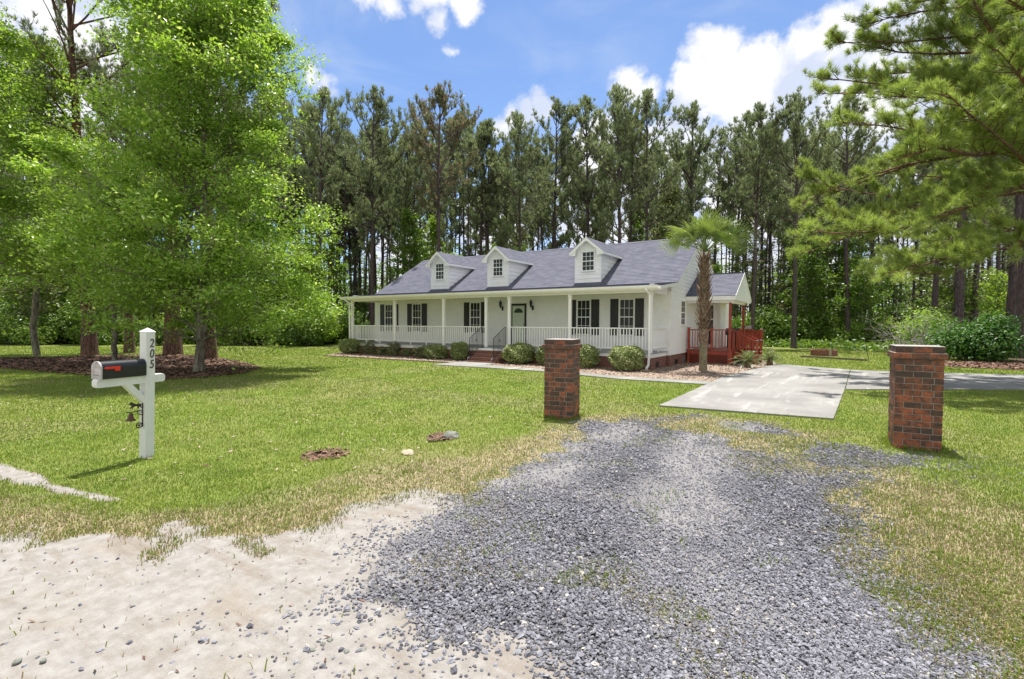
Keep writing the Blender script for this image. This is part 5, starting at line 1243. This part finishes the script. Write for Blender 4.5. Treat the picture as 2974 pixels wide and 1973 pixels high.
x, y = at(588, 17.0); plant('leafy_tree', tm, cm, M['greybark'], M['oakleaf'], (x, y, 0), 'large bright green leafy tree with a spreading crown on the lawn behind the mailbox', 'tree')
def tallprof(R0): return lambda t: R0*float(np.interp(t, [0, .15, .3, .55, .8, 1], [.5, .8, 1, .95, .62, .15]))
tm2, cm2 = hardwood(202, 16.0, tallprof(3.8), 1, .085, 42000, 60, .15, .30, .34, 1.6, twig_len=1.2, hi=.08)
x, y = at(116, 25); plant('leafy_tree', tm2, cm2, M['greybark'], M['midleaf'], (x, y, 0), 'tall leafy tree with bent dark trunk at the far left of the straw bed', 'tree')
x, y = at(-60, 20.5); plant('leafy_tree', tm2, cm2, M['greybark'], M['oakleaf'], (x, y, 0), 'leafy tree at the left edge of the view, only part of its crown showing', 'tree', None, 2.1, .95)
tm3, cm3 = hardwood(203, 8.8, tallprof(3.3), 2, .078, 30000, 50, .09, .30, .32, 1.7, twig_len=1.1, hi=.10)
x, y = at(330, 20.5); plant('leafy_tree', tm3, cm3, M['greybark'], M['oakleaf'], (x, y, 0), 'lower leafy tree between the bent-trunk tree and the large bright tree', 'tree', None, .4)
# big pines in the straw bed
big1 = pine_meshes(301, 21, .52, 4.6, 36, .30, .8, 12, .30, .024, dead=9, lean=-.4); big2 = pine_meshes(302, 24, .50, 5.6, 44, .37, 1.0, 12, .30, .024, dead=7, lean=.5)
for (c_, dep, me2, lab, sc) in ((260, 25, big1, 'reddish-barked pine with a flared base in the straw bed, left of the mailbox', 1.0), (375, 27.5, big1, 'thinner dark-barked pine in the straw bed, directly behind the mailbox', .74), (502, 26, big2, 'thick reddish pine trunk just right of the mailbox post', 1.0), (604, 23.5, big2, 'slim dark pine trunk close behind the stem of the large leafy tree', .92)):
    x, y = at(c_, dep); plant('pine_tree', me2[0], me2[1], M['redbark'], M['needle'], (x, y, -.05), lab, 'pine tree', 'pines in the straw bed', c_*.7, sc)
# large trunks on the right
for (c_, dep, lab, me2, sc) in ((2968, 27.0, 'thick grey-purple pine trunk at the right edge of the view', big2, .98), (2938, 31, 'thick pine trunk just left of and behind the one at the right edge', big2, .9), (2782, 33, 'thick dark pine trunk above the right brick pillar, behind the laurel', big1, 1.05),
                                (2709, 35, 'slim pine trunk left of the thick dark one, among bare twigs', big1, .75), (2825, 38, 'leaning dark pine trunk between the thick one and the right edge', big1, .8)):
    x, y = at(c_, dep); plant('pine_tree', me2[0], me2[1], M['pinebark'], M['needle'], (x, y, -.05), lab, 'pine tree', None, c_*1.3, sc)

# near pine: trunk outside the frame, long limbs reach into it
def near_pine():
    r = np.random.default_rng(401); base = np.array([*(CAM+cF*15+cR*17.2)[:2], -.05]); h = 21.
    t = thing('pine_tree', 'near pine on the right whose long limbs with bright needles reach over the lawn', 'pine tree', tuple(base))
    zz = np.linspace(0, h, 14); trunk = np.column_stack([np.cumsum(r.normal(0, .05, (14, 2)), 0), zz]); paths = [(trunk, .34*(1-zz/h)**.8+.04)]
    TP, TD = [], []
    crop = lambda x, y, d: pt(2400+x/3.136, 400+y/3.136, d)-base
    limbs = [[(2500, 250, 15), (1800, 430, 14.6), (1300, 630, 14.2), (930, 740, 13.9), (700, 830, 13.7), (420, 860, 13.5), (60, 870, 13.3), (-80, 850, 13.2)],
             [(2500, 200, 15), (1800, 390, 15.4), (1350, 480, 15.6), (1100, 570, 15.7), (650, 665, 15.8), (300, 740, 15.9), (-60, 730, 16)],
             [(2600, 880, 15), (1800, 950, 14.2), (1650, 1010, 13.9), (1450, 1020, 13.6), (1050, 1110, 13.2), (700, 1215, 12.9), (480, 1240, 12.8)],
             [(2500, 860, 15), (1700, 1000, 14.6), (1450, 1040, 14.8), (1300, 1150, 15), (1000, 1245, 15.2), (650, 1240, 15.3)],
             [(2500, 60, 15), (1800, 120, 14), (1350, 160, 13.4), (1000, 90, 12.8), (800, 150, 12.6), (560, 230, 12.5)],
             [(2500, 330, 15), (1900, 480, 16.5), (1500, 420, 17.4), (1250, 380, 17.9), (900, 350, 18.4), (600, 330, 18.8)]]
    curves = [np.array([crop(*q) for q in L]) for L in limbs]
    def up(q): return q
    tz = lambda z: np.array([np.interp(z, zz, trunk[:, 0]), np.interp(z, zz, trunk[:, 1]), z])
    for c in curves: c[0] = tz(max(c[0][2], 2.0))
    left = -cR*1.0
    for i in range(46):   # other limbs all round, more to the lit side
        z = 4.2+(h-5)*((i+.5)/46)**.95; tt = (z-4)/(h-4); L = (7.9*(1-tt**2.1)+.6)*r.uniform(.72, 1.02)
        az = i*2.4+r.uniform(-.3, .3); el = R_(-6+38*tt+r.uniform(-6, 8)); c = branch(tz(z), (math.cos(az)*math.cos(el), math.sin(az)*math.cos(el), math.sin(el)), L, 8, r, (0, 0, .18), .10); curves.append(c)
    for i in range(17):
        z = 5.8+i*.6; L = r.uniform(6.2, 8.0)*(1-.035*max(z-10, 0)); d = left+cF*r.uniform(-.55, .75); d[2] = r.uniform(0, .28); curves.append(branch(tz(z), d, L, 8, r, (0, 0, .15), .09))
    for i in range(7):
        d = left*.8-cF*r.uniform(.5, .9); d[2] = r.uniform(0, .2); curves.append(branch(tz(6.6+i*.95), d, r.uniform(7.0, 8.6), 8, r, (0, 0, .12), .09))
    for ci, c in enumerate(curves):
        n = len(c); seg = np.linalg.norm(np.diff(c, axis=0), axis=1); Ltot = seg.sum(); cum = np.concatenate([[0], np.cumsum(seg)]); paths.append((c, np.linspace(.018+.0065*Ltot, .010, n)))
        m = int(Ltot*5.2)
        for j in range(m):
            s_ = r.uniform(.22, 1.0); q = np.array([np.interp(s_*Ltot, cum, c[:, k]) for k in range(3)]); i0 = min(np.searchsorted(cum, s_*Ltot, side='right')-1, n-2); tdir = unit(c[i0+1]-c[i0])
            side = unit(np.cross(tdir, np.array([0, 0, 1.])))*(1 if r.random() < .5 else -1)
            dd = unit(tdir*.8+side*r.uniform(.2, .9)+np.array([0, 0, r.uniform(-.35, .5)])); l2 = r.uniform(.4, 1.5)*(1.2-.7*s_)
            C_ = branch(q, dd, l2, 5, r, (0, 0, .35), .15); paths.append((C_, np.linspace(.014, .005, 5)))
            nt = int(3+l2*7)
            for _ in range(nt):
                a = r.uniform(.2, 1.0)*4; j0 = min(int(a), 3); p_ = C_[j0]+(C_[j0+1]-C_[j0])*(a-j0); up_ = r.uniform(.06, .2); dv = unit(unit(C_[j0+1]-C_[j0])*.55+r.normal(0, .35, 3)+np.array([0, 0, .75]))
                pe = p_+dv*up_; TP.append(pe); TD.append(dv); TP.append(p_+dv*up_*.5); TD.append(dv)
    V, F = tubes_np(paths, 6); me = np_mesh('trunk', V, [F], True); link('trunk', me, t, M['redbark'])
    TP, TD = np.array(TP), np.array(TD)
    # keep what the photograph's side can see dense, thin the rest
    V, F, v = needles(TP, TD, .22, .0085, 22, .62, r, None, .12); print('near needles', len(TP)); me = np_mesh('crown', V, F, False, {'v': v}); link('crown', me, t, M['nearneedle'])
near_pine()

# understory: saplings and bushes along the edge of the wood
def bush_mesh(seed, w_, h, leaf, n, lobes=9, hi=.06, low=0.0, elong=1.6):
    r = np.random.default_rng(seed); P = []; paths = []; O = []
    for i in range(lobes):
        a = r.uniform(0, 6.28); d = w_/2*math.sqrt(r.random())*.8; rr = r.uniform(.22, .42)*min(w_, h*1.2); c = np.array([math.cos(a)*d, math.sin(a)*d, max(rr*.8, h*r.uniform(.25, .82)*(1-.35*(2*d/w_)**2))]); k = n//lobes
        u_ = unit(r.normal(0, 1, (k, 3))); q = c+u_*rr*(.55+.5*r.random((k, 1))**.6)*np.array([1, 1, .85]); P.append(q); O.append(u_)
        paths.append((branch((c[0]*.15, c[1]*.15, 0), c-np.array([c[0]*.15, c[1]*.15, 0]), np.linalg.norm(c), 5, r, (0, 0, 0), .08), np.linspace(.028, .01, 5)))
    P = np.concatenate(P); O = np.concatenate(O); P += r.normal(0, .05*h, P.shape)*.4; k = P[:, 2] > low+.02; P = P[k]; O = O[k]
    V, F = tubes_np(paths, 5); tm = np_mesh('stem', V, [F], True); V, F, v = leaves(P, leaf, r, elong, .5, hi, O); return tm, np_mesh('foliage', V, F, False, {'v': v})
BUSH = [bush_mesh(501, 3.6, 2.6, .13, 2600, 11), bush_mesh(502, 2.8, 3.4, .13, 2600, 10), bush_mesh(503, 4.2, 1.9, .12, 2600, 12)]
SAP = [hardwood(511, 9.5, tallprof(1.9), 1, .15, 4200, 26, .06, .15, .30, 1.5, twig_len=.8), hardwood(512, 7.0, tallprof(2.3), 2, .15, 4200, 26, .05, .08, .34, 1.5, twig_len=.8), hardwood(513, 13, tallprof(2.0), 1, .16, 5200, 34, .07, .25, .30, 1.5, twig_len=.8)]
def woody(meshes, name, loc, label, cat, group, rz, sc, mc, sz=None, part=('stem', 'foliage')):
    t = thing(name, label, cat, loc, rz, group); t.scale = (sc, sc, sz or sc)
    for nm, me, m in ((part[0], meshes[0], M['greybark']), (part[1], meshes[1], mc)):
        if not me.materials: me.materials.append(m)
        o = link(nm, me, t)
        if o.material_slots[0].material != m: o.material_slots[0].link = 'OBJECT'; o.material_slots[0].material = m
r1_ = np.random.default_rng(8)
UZ = [(-80, 520, (36, 46), 24, 22, 'in the undergrowth behind the straw bed on the left', 'left undergrowth'),
      (520, 1010, (37, 46), 20, 22, 'at the wood edge between leafy tree and house', 'undergrowth left of the house'),
      (1010, 2060, (42, 66), 44, 6, 'in the wood behind the house roof', 'undergrowth behind the house'),
      (2060, 2480, (42, 60), 15, 18, 'at the edge of the wood behind the fire pit lawn', 'undergrowth behind the fire pit'),
      (2480, 3060, (38, 58), 16, 16, 'at the wood edge behind the right pillar', 'undergrowth behind the right pillar')]
for (ca_, cb_, (d0, d1), ns, nb, where, grp) in UZ:
    for i in range(ns):
        c_ = r1_.uniform(ca_, cb_); dep = r1_.uniform(d0, d1+8); x, y = at(c_, dep)
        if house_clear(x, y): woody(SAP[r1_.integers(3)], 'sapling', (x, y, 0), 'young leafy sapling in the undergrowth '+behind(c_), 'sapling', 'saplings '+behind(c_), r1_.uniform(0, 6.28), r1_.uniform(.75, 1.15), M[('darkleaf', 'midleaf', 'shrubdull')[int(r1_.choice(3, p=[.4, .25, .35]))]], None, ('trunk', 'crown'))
    for i in range(nb):
        c_ = ca_+(cb_-ca_)*(i+r1_.uniform(.2, .8))/nb; dep = r1_.uniform(d0, d0+5); x, y = at(c_, dep)
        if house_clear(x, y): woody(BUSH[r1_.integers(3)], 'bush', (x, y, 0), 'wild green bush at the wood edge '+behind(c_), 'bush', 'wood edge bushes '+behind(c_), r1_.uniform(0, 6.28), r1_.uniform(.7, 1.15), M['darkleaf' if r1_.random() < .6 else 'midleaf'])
# laurel clump in front of the right trunks
lm = bush_mesh(520, 5.2, 4.2, .16, 9000, 18, .1, 0., 2.4)
x, y = at(2848, 24.5); woody(lm, 'laurel_bush', (x, y, 0), 'large dark glossy laurel bush right of the near brick pillar', 'bush', None, .4, .56, M['laurelleaf'])
x, y = at(2690, 33); woody(BUSH[1], 'bush', (x, y, 0), 'pale green bush peeping out left of the laurel above the pillar', 'bush', None, 1.4, .95, M['oakleaf'])
x, y = at(2455, 41); woody(BUSH[0], 'bush', (x, y, 0), 'bright sunlit bush at the wood edge right of the fire pit', 'bush', None, 1.4, .8, M['oakleaf'])
# bare twiggy thicket
def deadbrush(c_, dep, label, seed):
    r = np.random.default_rng(seed); x, y = at(c_, dep); paths = []
    for i in range(26):
        a = r.uniform(0, 6.28); B = branch((r.normal(0, .5), r.normal(0, .5), 0), (math.cos(a)*.5, math.sin(a)*.5, 1), r.uniform(1.6, 3.8), 7, r, (0, 0, -.3), .22); paths.append((B, np.linspace(.016, .005, 7)))
        for j in range(5): q = B[r.integers(2, 6)]; C_ = branch(q, (*r.normal(0, 1, 2), r.normal(.1, .5)), r.uniform(.6, 1.8), 4, r, (0, 0, -.2), .25); paths.append((C_, np.linspace(.012, .005, 4)))
    V, F = tubes_np(paths, 4); o = link('dead_brush', np_mesh('dead_brush', V, [F], True), None, M['deadwood']); o.location = (x, y, 0); tag(o, label, 'dead brush')
deadbrush(2640, 31, 'bleached bare twigs just above and left of the right brick pillar', 1); deadbrush(2740, 33, 'tangle of bare grey twigs between the slim trunk and the laurel', 2); deadbrush(2370, 46, 'bare grey twigs inside the wood above the fire pit', 3)

# clipped shrubs along the porch
def shrub_mesh(seed, w_, h, leaf, n, irregular=.06):
    r = np.random.default_rng(seed); u_ = unit(r.normal(0, 1, (n, 3))); 
    bump = 1+irregular*np.sin(u_[:, 0]*5+seed)*np.cos(u_[:, 1]*4+seed*2)+irregular*.8*np.sin(u_[:, 2]*7+u_[:, 0]*6)
    sup = (np.abs(u_)**2.6).sum(1)**(-1/2.6); rad = bump*sup*(1-.28*r.random(n)**2.2)*(1+.16*(r.random(n) < .10)*r.random(n))
    P = u_*rad[:, None]*np.array([w_/2, w_/2, h/2]); P[:, 2] += h/2; k = P[:, 2] > .04; P = P[k]; u_ = u_[k]
    k = r.random(len(P)) < np.clip(.35+P[:, 2]/h*1.2, 0, 1); P = P[k]; u_ = u_[k]
    V, F, v = leaves(P, leaf, r, 1.5, .5, .16, u_); fm = np_mesh('foliage', V, F, False, {'v': v}); paths = []
    for i in range(16): a = r.uniform(0, 6.28); q = np.array([math.cos(a)*w_*.32, math.sin(a)*w_*.32, h*r.uniform(.5, .85)]); paths.append((branch((q[0]*.15, q[1]*.15, 0), q, np.linalg.norm(q), 5, r, (0, 0, .1), .1), np.linspace(.014, .004, 5)))
    V, F = tubes_np(paths, 5); return np_mesh('stem', V, [F], True), fm
SH = [(-17.05, -.30, 1.12, .82, 6500, .07, 's', 'rounded shrub at the far left end of the porch, leftmost of the row'),
      (-15.65, -.10, .78, .66, 2200, .3, 'd', 'thin ragged shrub, second from the left of the porch row'),
      (-14.66, -.12, .66, .42, 1300, .35, 'd', 'low sparse shrub, third from the left of the porch row'),
      (-13.55, -.32, .62, .66, 2200, .28, 'd', 'small upright green shrub, fourth from the left of the porch row'),
      (-12.75, -.12, .55, .36, 1000, .4, 'd', 'lowest scraggly shrub, fifth from the left of the porch row'),
      (-11.55, -.32, .72, .54, 1600, .3, 'd', 'scraggly brownish shrub, sixth from the left of the porch row'),
      (-10.35, -.60, .98, .68, 4200, .16, 's', 'uneven light green shrub below the third window from the left'),
      (-8.95, -.48, .80, .84, 4800, .09, 's', 'rounded shrub immediately left of the front steps'),
      (-5.55, -.62, 1.22, .88, 7500, .075, 's', 'wide clipped shrub immediately right of the front steps'),
      (-4.10, -.62, .95, .84, 5200, .08, 's', 'clipped shrub half hidden to the left of the left brick pillar'),
      (-2.35, -.80, .98, .90, 6000, .08, 's', 'clipped shrub just right of the left brick pillar'),
      (-.62, -.85, 1.22, .92, 8500, .065, 's', 'largest box-like clipped shrub, beside the right downspout')]
for i, (x, y, w_, h, n, irr, kd, lab) in enumerate(SH):
    woody(shrub_mesh(600+i, w_, h, .050, n, irr), 'shrub', (x, y, .0), lab, 'shrub', 'shrubs along the porch', 0, 1, M['shrubleaf' if kd == 's' else 'shrubdull'])

# palm
def fan_leaf(r, stalk, blade, droop, nseg=27, spread=150):
    """costapalmate leaf along +x; returns stalk path, V, F"""
    n = 8; s_ = np.linspace(0, 1, n); path = np.stack([s_*stalk, s_*0, stalk*(-.10*droop*s_**2)], 1); tip = path[-1]; d0 = unit(path[-1]-path[-2])
    V = []; F3 = []; F4 = []; b = 0
    for i in range(nseg):
        a = R_(-spread/2-8+(spread+16)*i/(nseg-1)*1.0)*1.15; L = blade*(1-.28*abs(math.sin(a/2)))*r.uniform(.9, 1.06); da = R_(spread/nseg*.55)
        def P(rad, ang, dz): 
            x_ = rad*math.cos(ang); y_ = rad*math.sin(ang); z_ = -droop*.32*blade*(x_/blade)**2*np.sign(x_) + .10*abs(y_)*0 + dz - .30*abs(y_)*.35; return np.array([tip[0]+x_, y_, tip[2]+z_+d0[2]*x_])
        q = [P(.04, a-da, 0), P(L*.45, a-da*.95, 0), P(L*.45, a+da*.95, .0), P(.04, a+da, 0), P(L*.45, a, -.03), P(.04, a, -.005), P(L*.75, a-da*.35, -.02-.05*L*r.uniform(.4, 1)), P(L*.75, a+da*.35, -.02-.05*L*r.uniform(.4, 1)), P(L, a+r.normal(0, .03), -.03-L*r.uniform(.04, .20))]
        V += q; F4 += [(b, b+1, b+4, b+5), (b+5, b+4, b+2, b+3), (b+1, b+6, b+7, b+4)]; F3 += [(b+4, b+7, b+2), (b+6, b+8, b+7)]; b += 9
    return path, np.array(V), np.array(F3), np.array(F4)
def palm():
    r = np.random.default_rng(701); t = thing('palm_tree', 'sabal palm with a shaggy trunk and fan leaves standing before the red deck', 'palm tree', (1.78, .72, 0))
    b = MB(); zz = np.linspace(0, 4.25, 14); b.tube([(.01*math.sin(z), .03*z/4, z) for z in zz], [.155, .145, .14, .138, .135, .135, .14, .16, .17, .17, .165, .16, .15, .13], 14); tk = b.build('trunk', M['palmbark'], t)
    b = MB(); b.tube([(0, .01, 1.05), (0, .01, 1.35), (0, .012, 1.55)], [.150, .185, .15], 14, cap=False); b.build('fibre_collar', M['boot'], tk)
    # crossed leaf bases
    b = MB(); n = 150
    for i in range(n):
        f = i/n; z = 1.42+f*2.9; a = i*2.39996; rr = .135+.02*math.sin(f*3.1); c, s_ = math.cos(a), math.sin(a); L = r.uniform(.22, .34)*(1.05-.15*f); tilt = r.uniform(-.20, .22); out_ = r.uniform(.10, .20)
        p0 = Vector((c*rr, s_*rr, z)); p1 = Vector((c*(rr+out_*.55)-s_*tilt*L*.5, s_*(rr+out_*.55)+c*tilt*L*.5, z+L*.55)); p2 = Vector((c*(rr+out_)-s_*tilt*L, s_*(rr+out_)+c*tilt*L, z+L))
        tn = Vector((-s_, c, 0)); w0, w1, w2 = .058, .032, .016; o_ = Vector((c, s_, 0))*.014
        vs = [p0-tn*w0-o_, p0+tn*w0-o_, p1+tn*w1-o_, p1-tn*w1-o_, p2+tn*w2-o_, p2-tn*w2-o_, p0+o_*1.5, p1+o_, p2+o_*.3]
        b.add(vs, [(0, 6, 7, 3), (6, 1, 2, 7), (3, 7, 8, 5), (7, 2, 4, 8), (5, 8, 4), (0, 3, 2, 1), (3, 5, 4, 2)])
    o = b.build('leaf_bases', M['boot'], tk)
    specs = []
    for i in range(19): specs.append((i*2.39996+r.uniform(-.3, .3), R_(86-66*(i/19)**1.1), r.uniform(.55, .90), r.uniform(.74, .90), .1+.4*(i/19)))
    specs += [(R_(205), R_(24), .95, .9, .6), (R_(220), R_(42), 1.0, .9, .5), (R_(35), R_(34), .95, .95, .5), (R_(22), R_(16), .95, .9, .7), (R_(-60), R_(36), .9, .9, .6)]
    for (az, el, st_, bl_, dr) in specs:
        path, V, F3, F4 = fan_leaf(r, st_, bl_, dr); roll = r.normal(0, 1.2)
        Rm = Matrix.Rotation(az, 3, 'Z') @ Matrix.Rotation(-el, 3, 'Y') @ Matrix.Rotation(roll, 3, 'X'); Rm = np.array(Rm); off = np.array([0, .03, 4.46])
        nb = len(V); tv, tf = tubes_np([(path, np.linspace(.020, .010, len(path)))], 5)
        # gravity: sag the outer part
        W = V@Rm.T; hz = np.hypot(W[:, 0], W[:, 1]); tip = path[-1]@Rm.T; ht = np.hypot(tip[0], tip[1]); W[:, 2] -= .06*np.maximum(hz-ht, 0)**2
        v = np.clip(.02+.75*r.random()+.2*r.random(nb), 0, .88); v = np.where(r.random(nb) < .12, 1, v)
        me = np_mesh('frond', np.concatenate([W, tv@Rm.T])+off, [F3, F4, tf+nb], False, {'v': np.concatenate([v, np.full(len(tv), .3)])})
        me.materials.append(M['palmleaf']); me.materials.append(M['petiole']); mi = np.zeros(len(me.polygons), np.int32); mi[len(F3)+len(F4):] = 1; me.polygons.foreach_set('material_index', mi); link('frond', me, t)
palm()
def sago(x, y, sc, label, seed):
    r = np.random.default_rng(seed); t = thing('sago_palm', label, 'sago palm', (x, y, 0), r.uniform(0, 6), 'sago palms by the deck stairs')
    b = MB(); b.lathe([(.13, 0), (.14, .12), (.10, .22), (.02, .27)], (0, 0, 0), 12); b.build('trunk', M['boot'], t)
    for i in range(34):
        az = i*2.39996; f = i/34; el = R_(80-72*f+r.uniform(-5, 5)); L = sc*r.uniform(.62, .85); n = 9; s_ = np.linspace(0, 1, n); P = np.stack([s_*L*math.cos(el)+.06*s_**2*L, s_*0, s_*L*math.sin(el)-L*(.28+.35*f)*s_**2.2], 1)
        T = unit(np.gradient(P, axis=0)); side = np.array([0, 1., 0]); m = 30; V = []; F = []
        for j in range(m):
            q = .10+.90*j/m; k = q*(n-1); i0 = min(int(k), n-2); p_ = P[i0]+(P[i0+1]-P[i0])*(k-i0); td = T[i0]; up_ = np.cross(td, side); ll = .16*sc*math.sin(math.pi*min(q*.9+.12, 1))**.6+.02
            for sg in (-1, 1):
                d = unit(td*.65+side*sg*.85-up_*.0+np.array([0, 0, .18])); bI = len(V); w_ = td*.006; V += [p_-w_, p_+w_, p_+d*ll]; F.append((bI, bI+1, bI+2))
        V = np.array(V); tv, tf = tubes_np([(P, np.linspace(.008, .004, n))], 4); c, s2 = math.cos(az), math.sin(az); Rm = np.array([[c, -s2, 0], [s2, c, 0], [0, 0, 1.]]); nb = len(V)
        v = np.clip(.2+.6*r.random()+.2*r.random(nb), 0, .88); v = np.where(np.repeat(r.random(nb//3) < .15, 3), 1, v)
        me = np_mesh('frond', np.concatenate([V, tv])@Rm.T+np.array([0, 0, .2]), [np.array(F), tf+nb], False, {'v': np.concatenate([v, np.full(len(tv), .5)])}); link('frond', me, t, M['sagoleaf'])
sago(2.95, 3.35, 1.05, 'sago palm in front of the deck stairs, the nearer of two', 1); sago(3.55, 5.35, .95, 'sago palm at the foot of the deck stairs, behind the nearer one', 2)
# low ground cover under the wood edge
def cover_stuff():
    n = 26000; c_ = rng.uniform(-100, 3080, n); x = np.zeros(n); y = np.zeros(n); dep = rng.uniform(30, 62, n); p = CAM[None, :2]+(cF[None, :2]*FL+cR[None, :2]*(c_-1487)[:, None])/FL*dep[:, None]; x, y = p[:, 0], p[:, 1]
    k = (sdist(x, y, P_wood) > rng.normal(0, .5, n)) & ~((x > -20) & (x < 5) & (y > -3) & (y < 15)); x, y = x[k], y[k]
    x = np.repeat(x, 7)+rng.normal(0, .25, len(x)*7); y = np.repeat(y, 7)+rng.normal(0, .25, len(y)*7); P = np.stack([x, y, np.abs(rng.normal(.18, .22, len(x)))+.02], 1)
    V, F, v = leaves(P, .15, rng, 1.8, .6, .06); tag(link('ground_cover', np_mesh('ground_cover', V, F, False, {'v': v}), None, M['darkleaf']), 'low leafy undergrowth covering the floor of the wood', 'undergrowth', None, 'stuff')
cover_stuff()

def far_wood():
    r = np.random.default_rng(909); n = 240; paths = []; c_ = r.uniform(-150, 3130, n); dep = r.uniform(84, 125, n); LP = []
    for i in range(n):
        x, y = at(c_[i], dep[i]); h = r.uniform(9, 19); paths.append((np.array([[x, y, 0], [x+r.normal(0, .3), y, h*.5], [x+r.normal(0, .5), y, h]]), np.array([.2, .15, .05])))
    V, F = tubes_np(paths, 5); tv = len(V)
    m = 3400; c_ = r.uniform(-150, 3130, m); dep = r.uniform(84, 125, m); p = CAM[None, :2]+(cF[None, :2]*FL+cR[None, :2]*(c_-1487)[:, None])/FL*dep[:, None]; z = r.beta(1.2, 1.7, m)*15
    P = np.repeat(np.column_stack([p, z]), 22, 0)+r.normal(0, 1, (m*22, 3))*np.array([1.1, 1.1, .8]); P[:, 2] = np.abs(P[:, 2])
    V2, F2, v = leaves(P, .42, r, 1.5, .5, .05); me = np_mesh('far_wood', np.concatenate([V, V2]), [F]+[f+tv for f in F2], False, {'v': np.concatenate([np.zeros(tv), v])})
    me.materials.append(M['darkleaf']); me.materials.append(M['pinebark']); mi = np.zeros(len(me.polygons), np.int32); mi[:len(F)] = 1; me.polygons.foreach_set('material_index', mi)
    tag(link('far_wood', me), 'distant mass of trees closing the view behind the pines', 'wood', None, 'stuff')
far_wood()

def base_tufts():
    r = np.random.default_rng(77); P = []
    for (cx_, cy_, hw, n) in ((-1.50, -16.01, .075, 70), (1.66, -10.44, .30, 210), (6.93, -9.65, .30, 210)):
        a = r.uniform(0, 6.28, n); k = hw/np.maximum(np.abs(np.cos(a)), np.abs(np.sin(a))); k = k+np.abs(r.normal(0, .035, n)); P.append(np.column_stack([cx_+np.cos(a)*k, cy_+np.sin(a)*k, np.zeros(n)]))
    P = np.concatenate(P); P[:, 2] = hgt(P[:, 0], P[:, 1]); keep = r.random(len(P)) < sstep(fbm(P[:, 0], P[:, 1], .16, 2, 5), .3, .55); P = P[keep]
    V, F, v = needles(P, np.tile([0, 0, 1.], (len(P), 1)), .085, .006, 4, .35, r, None, .15); tag(link('grass', np_mesh('grass', V, F, False, {'v': v}), None, M['grass']), 'untrimmed longer grass at the foot of the mailbox post and the brick pillars', 'grass', None, 'stuff')
base_tufts()
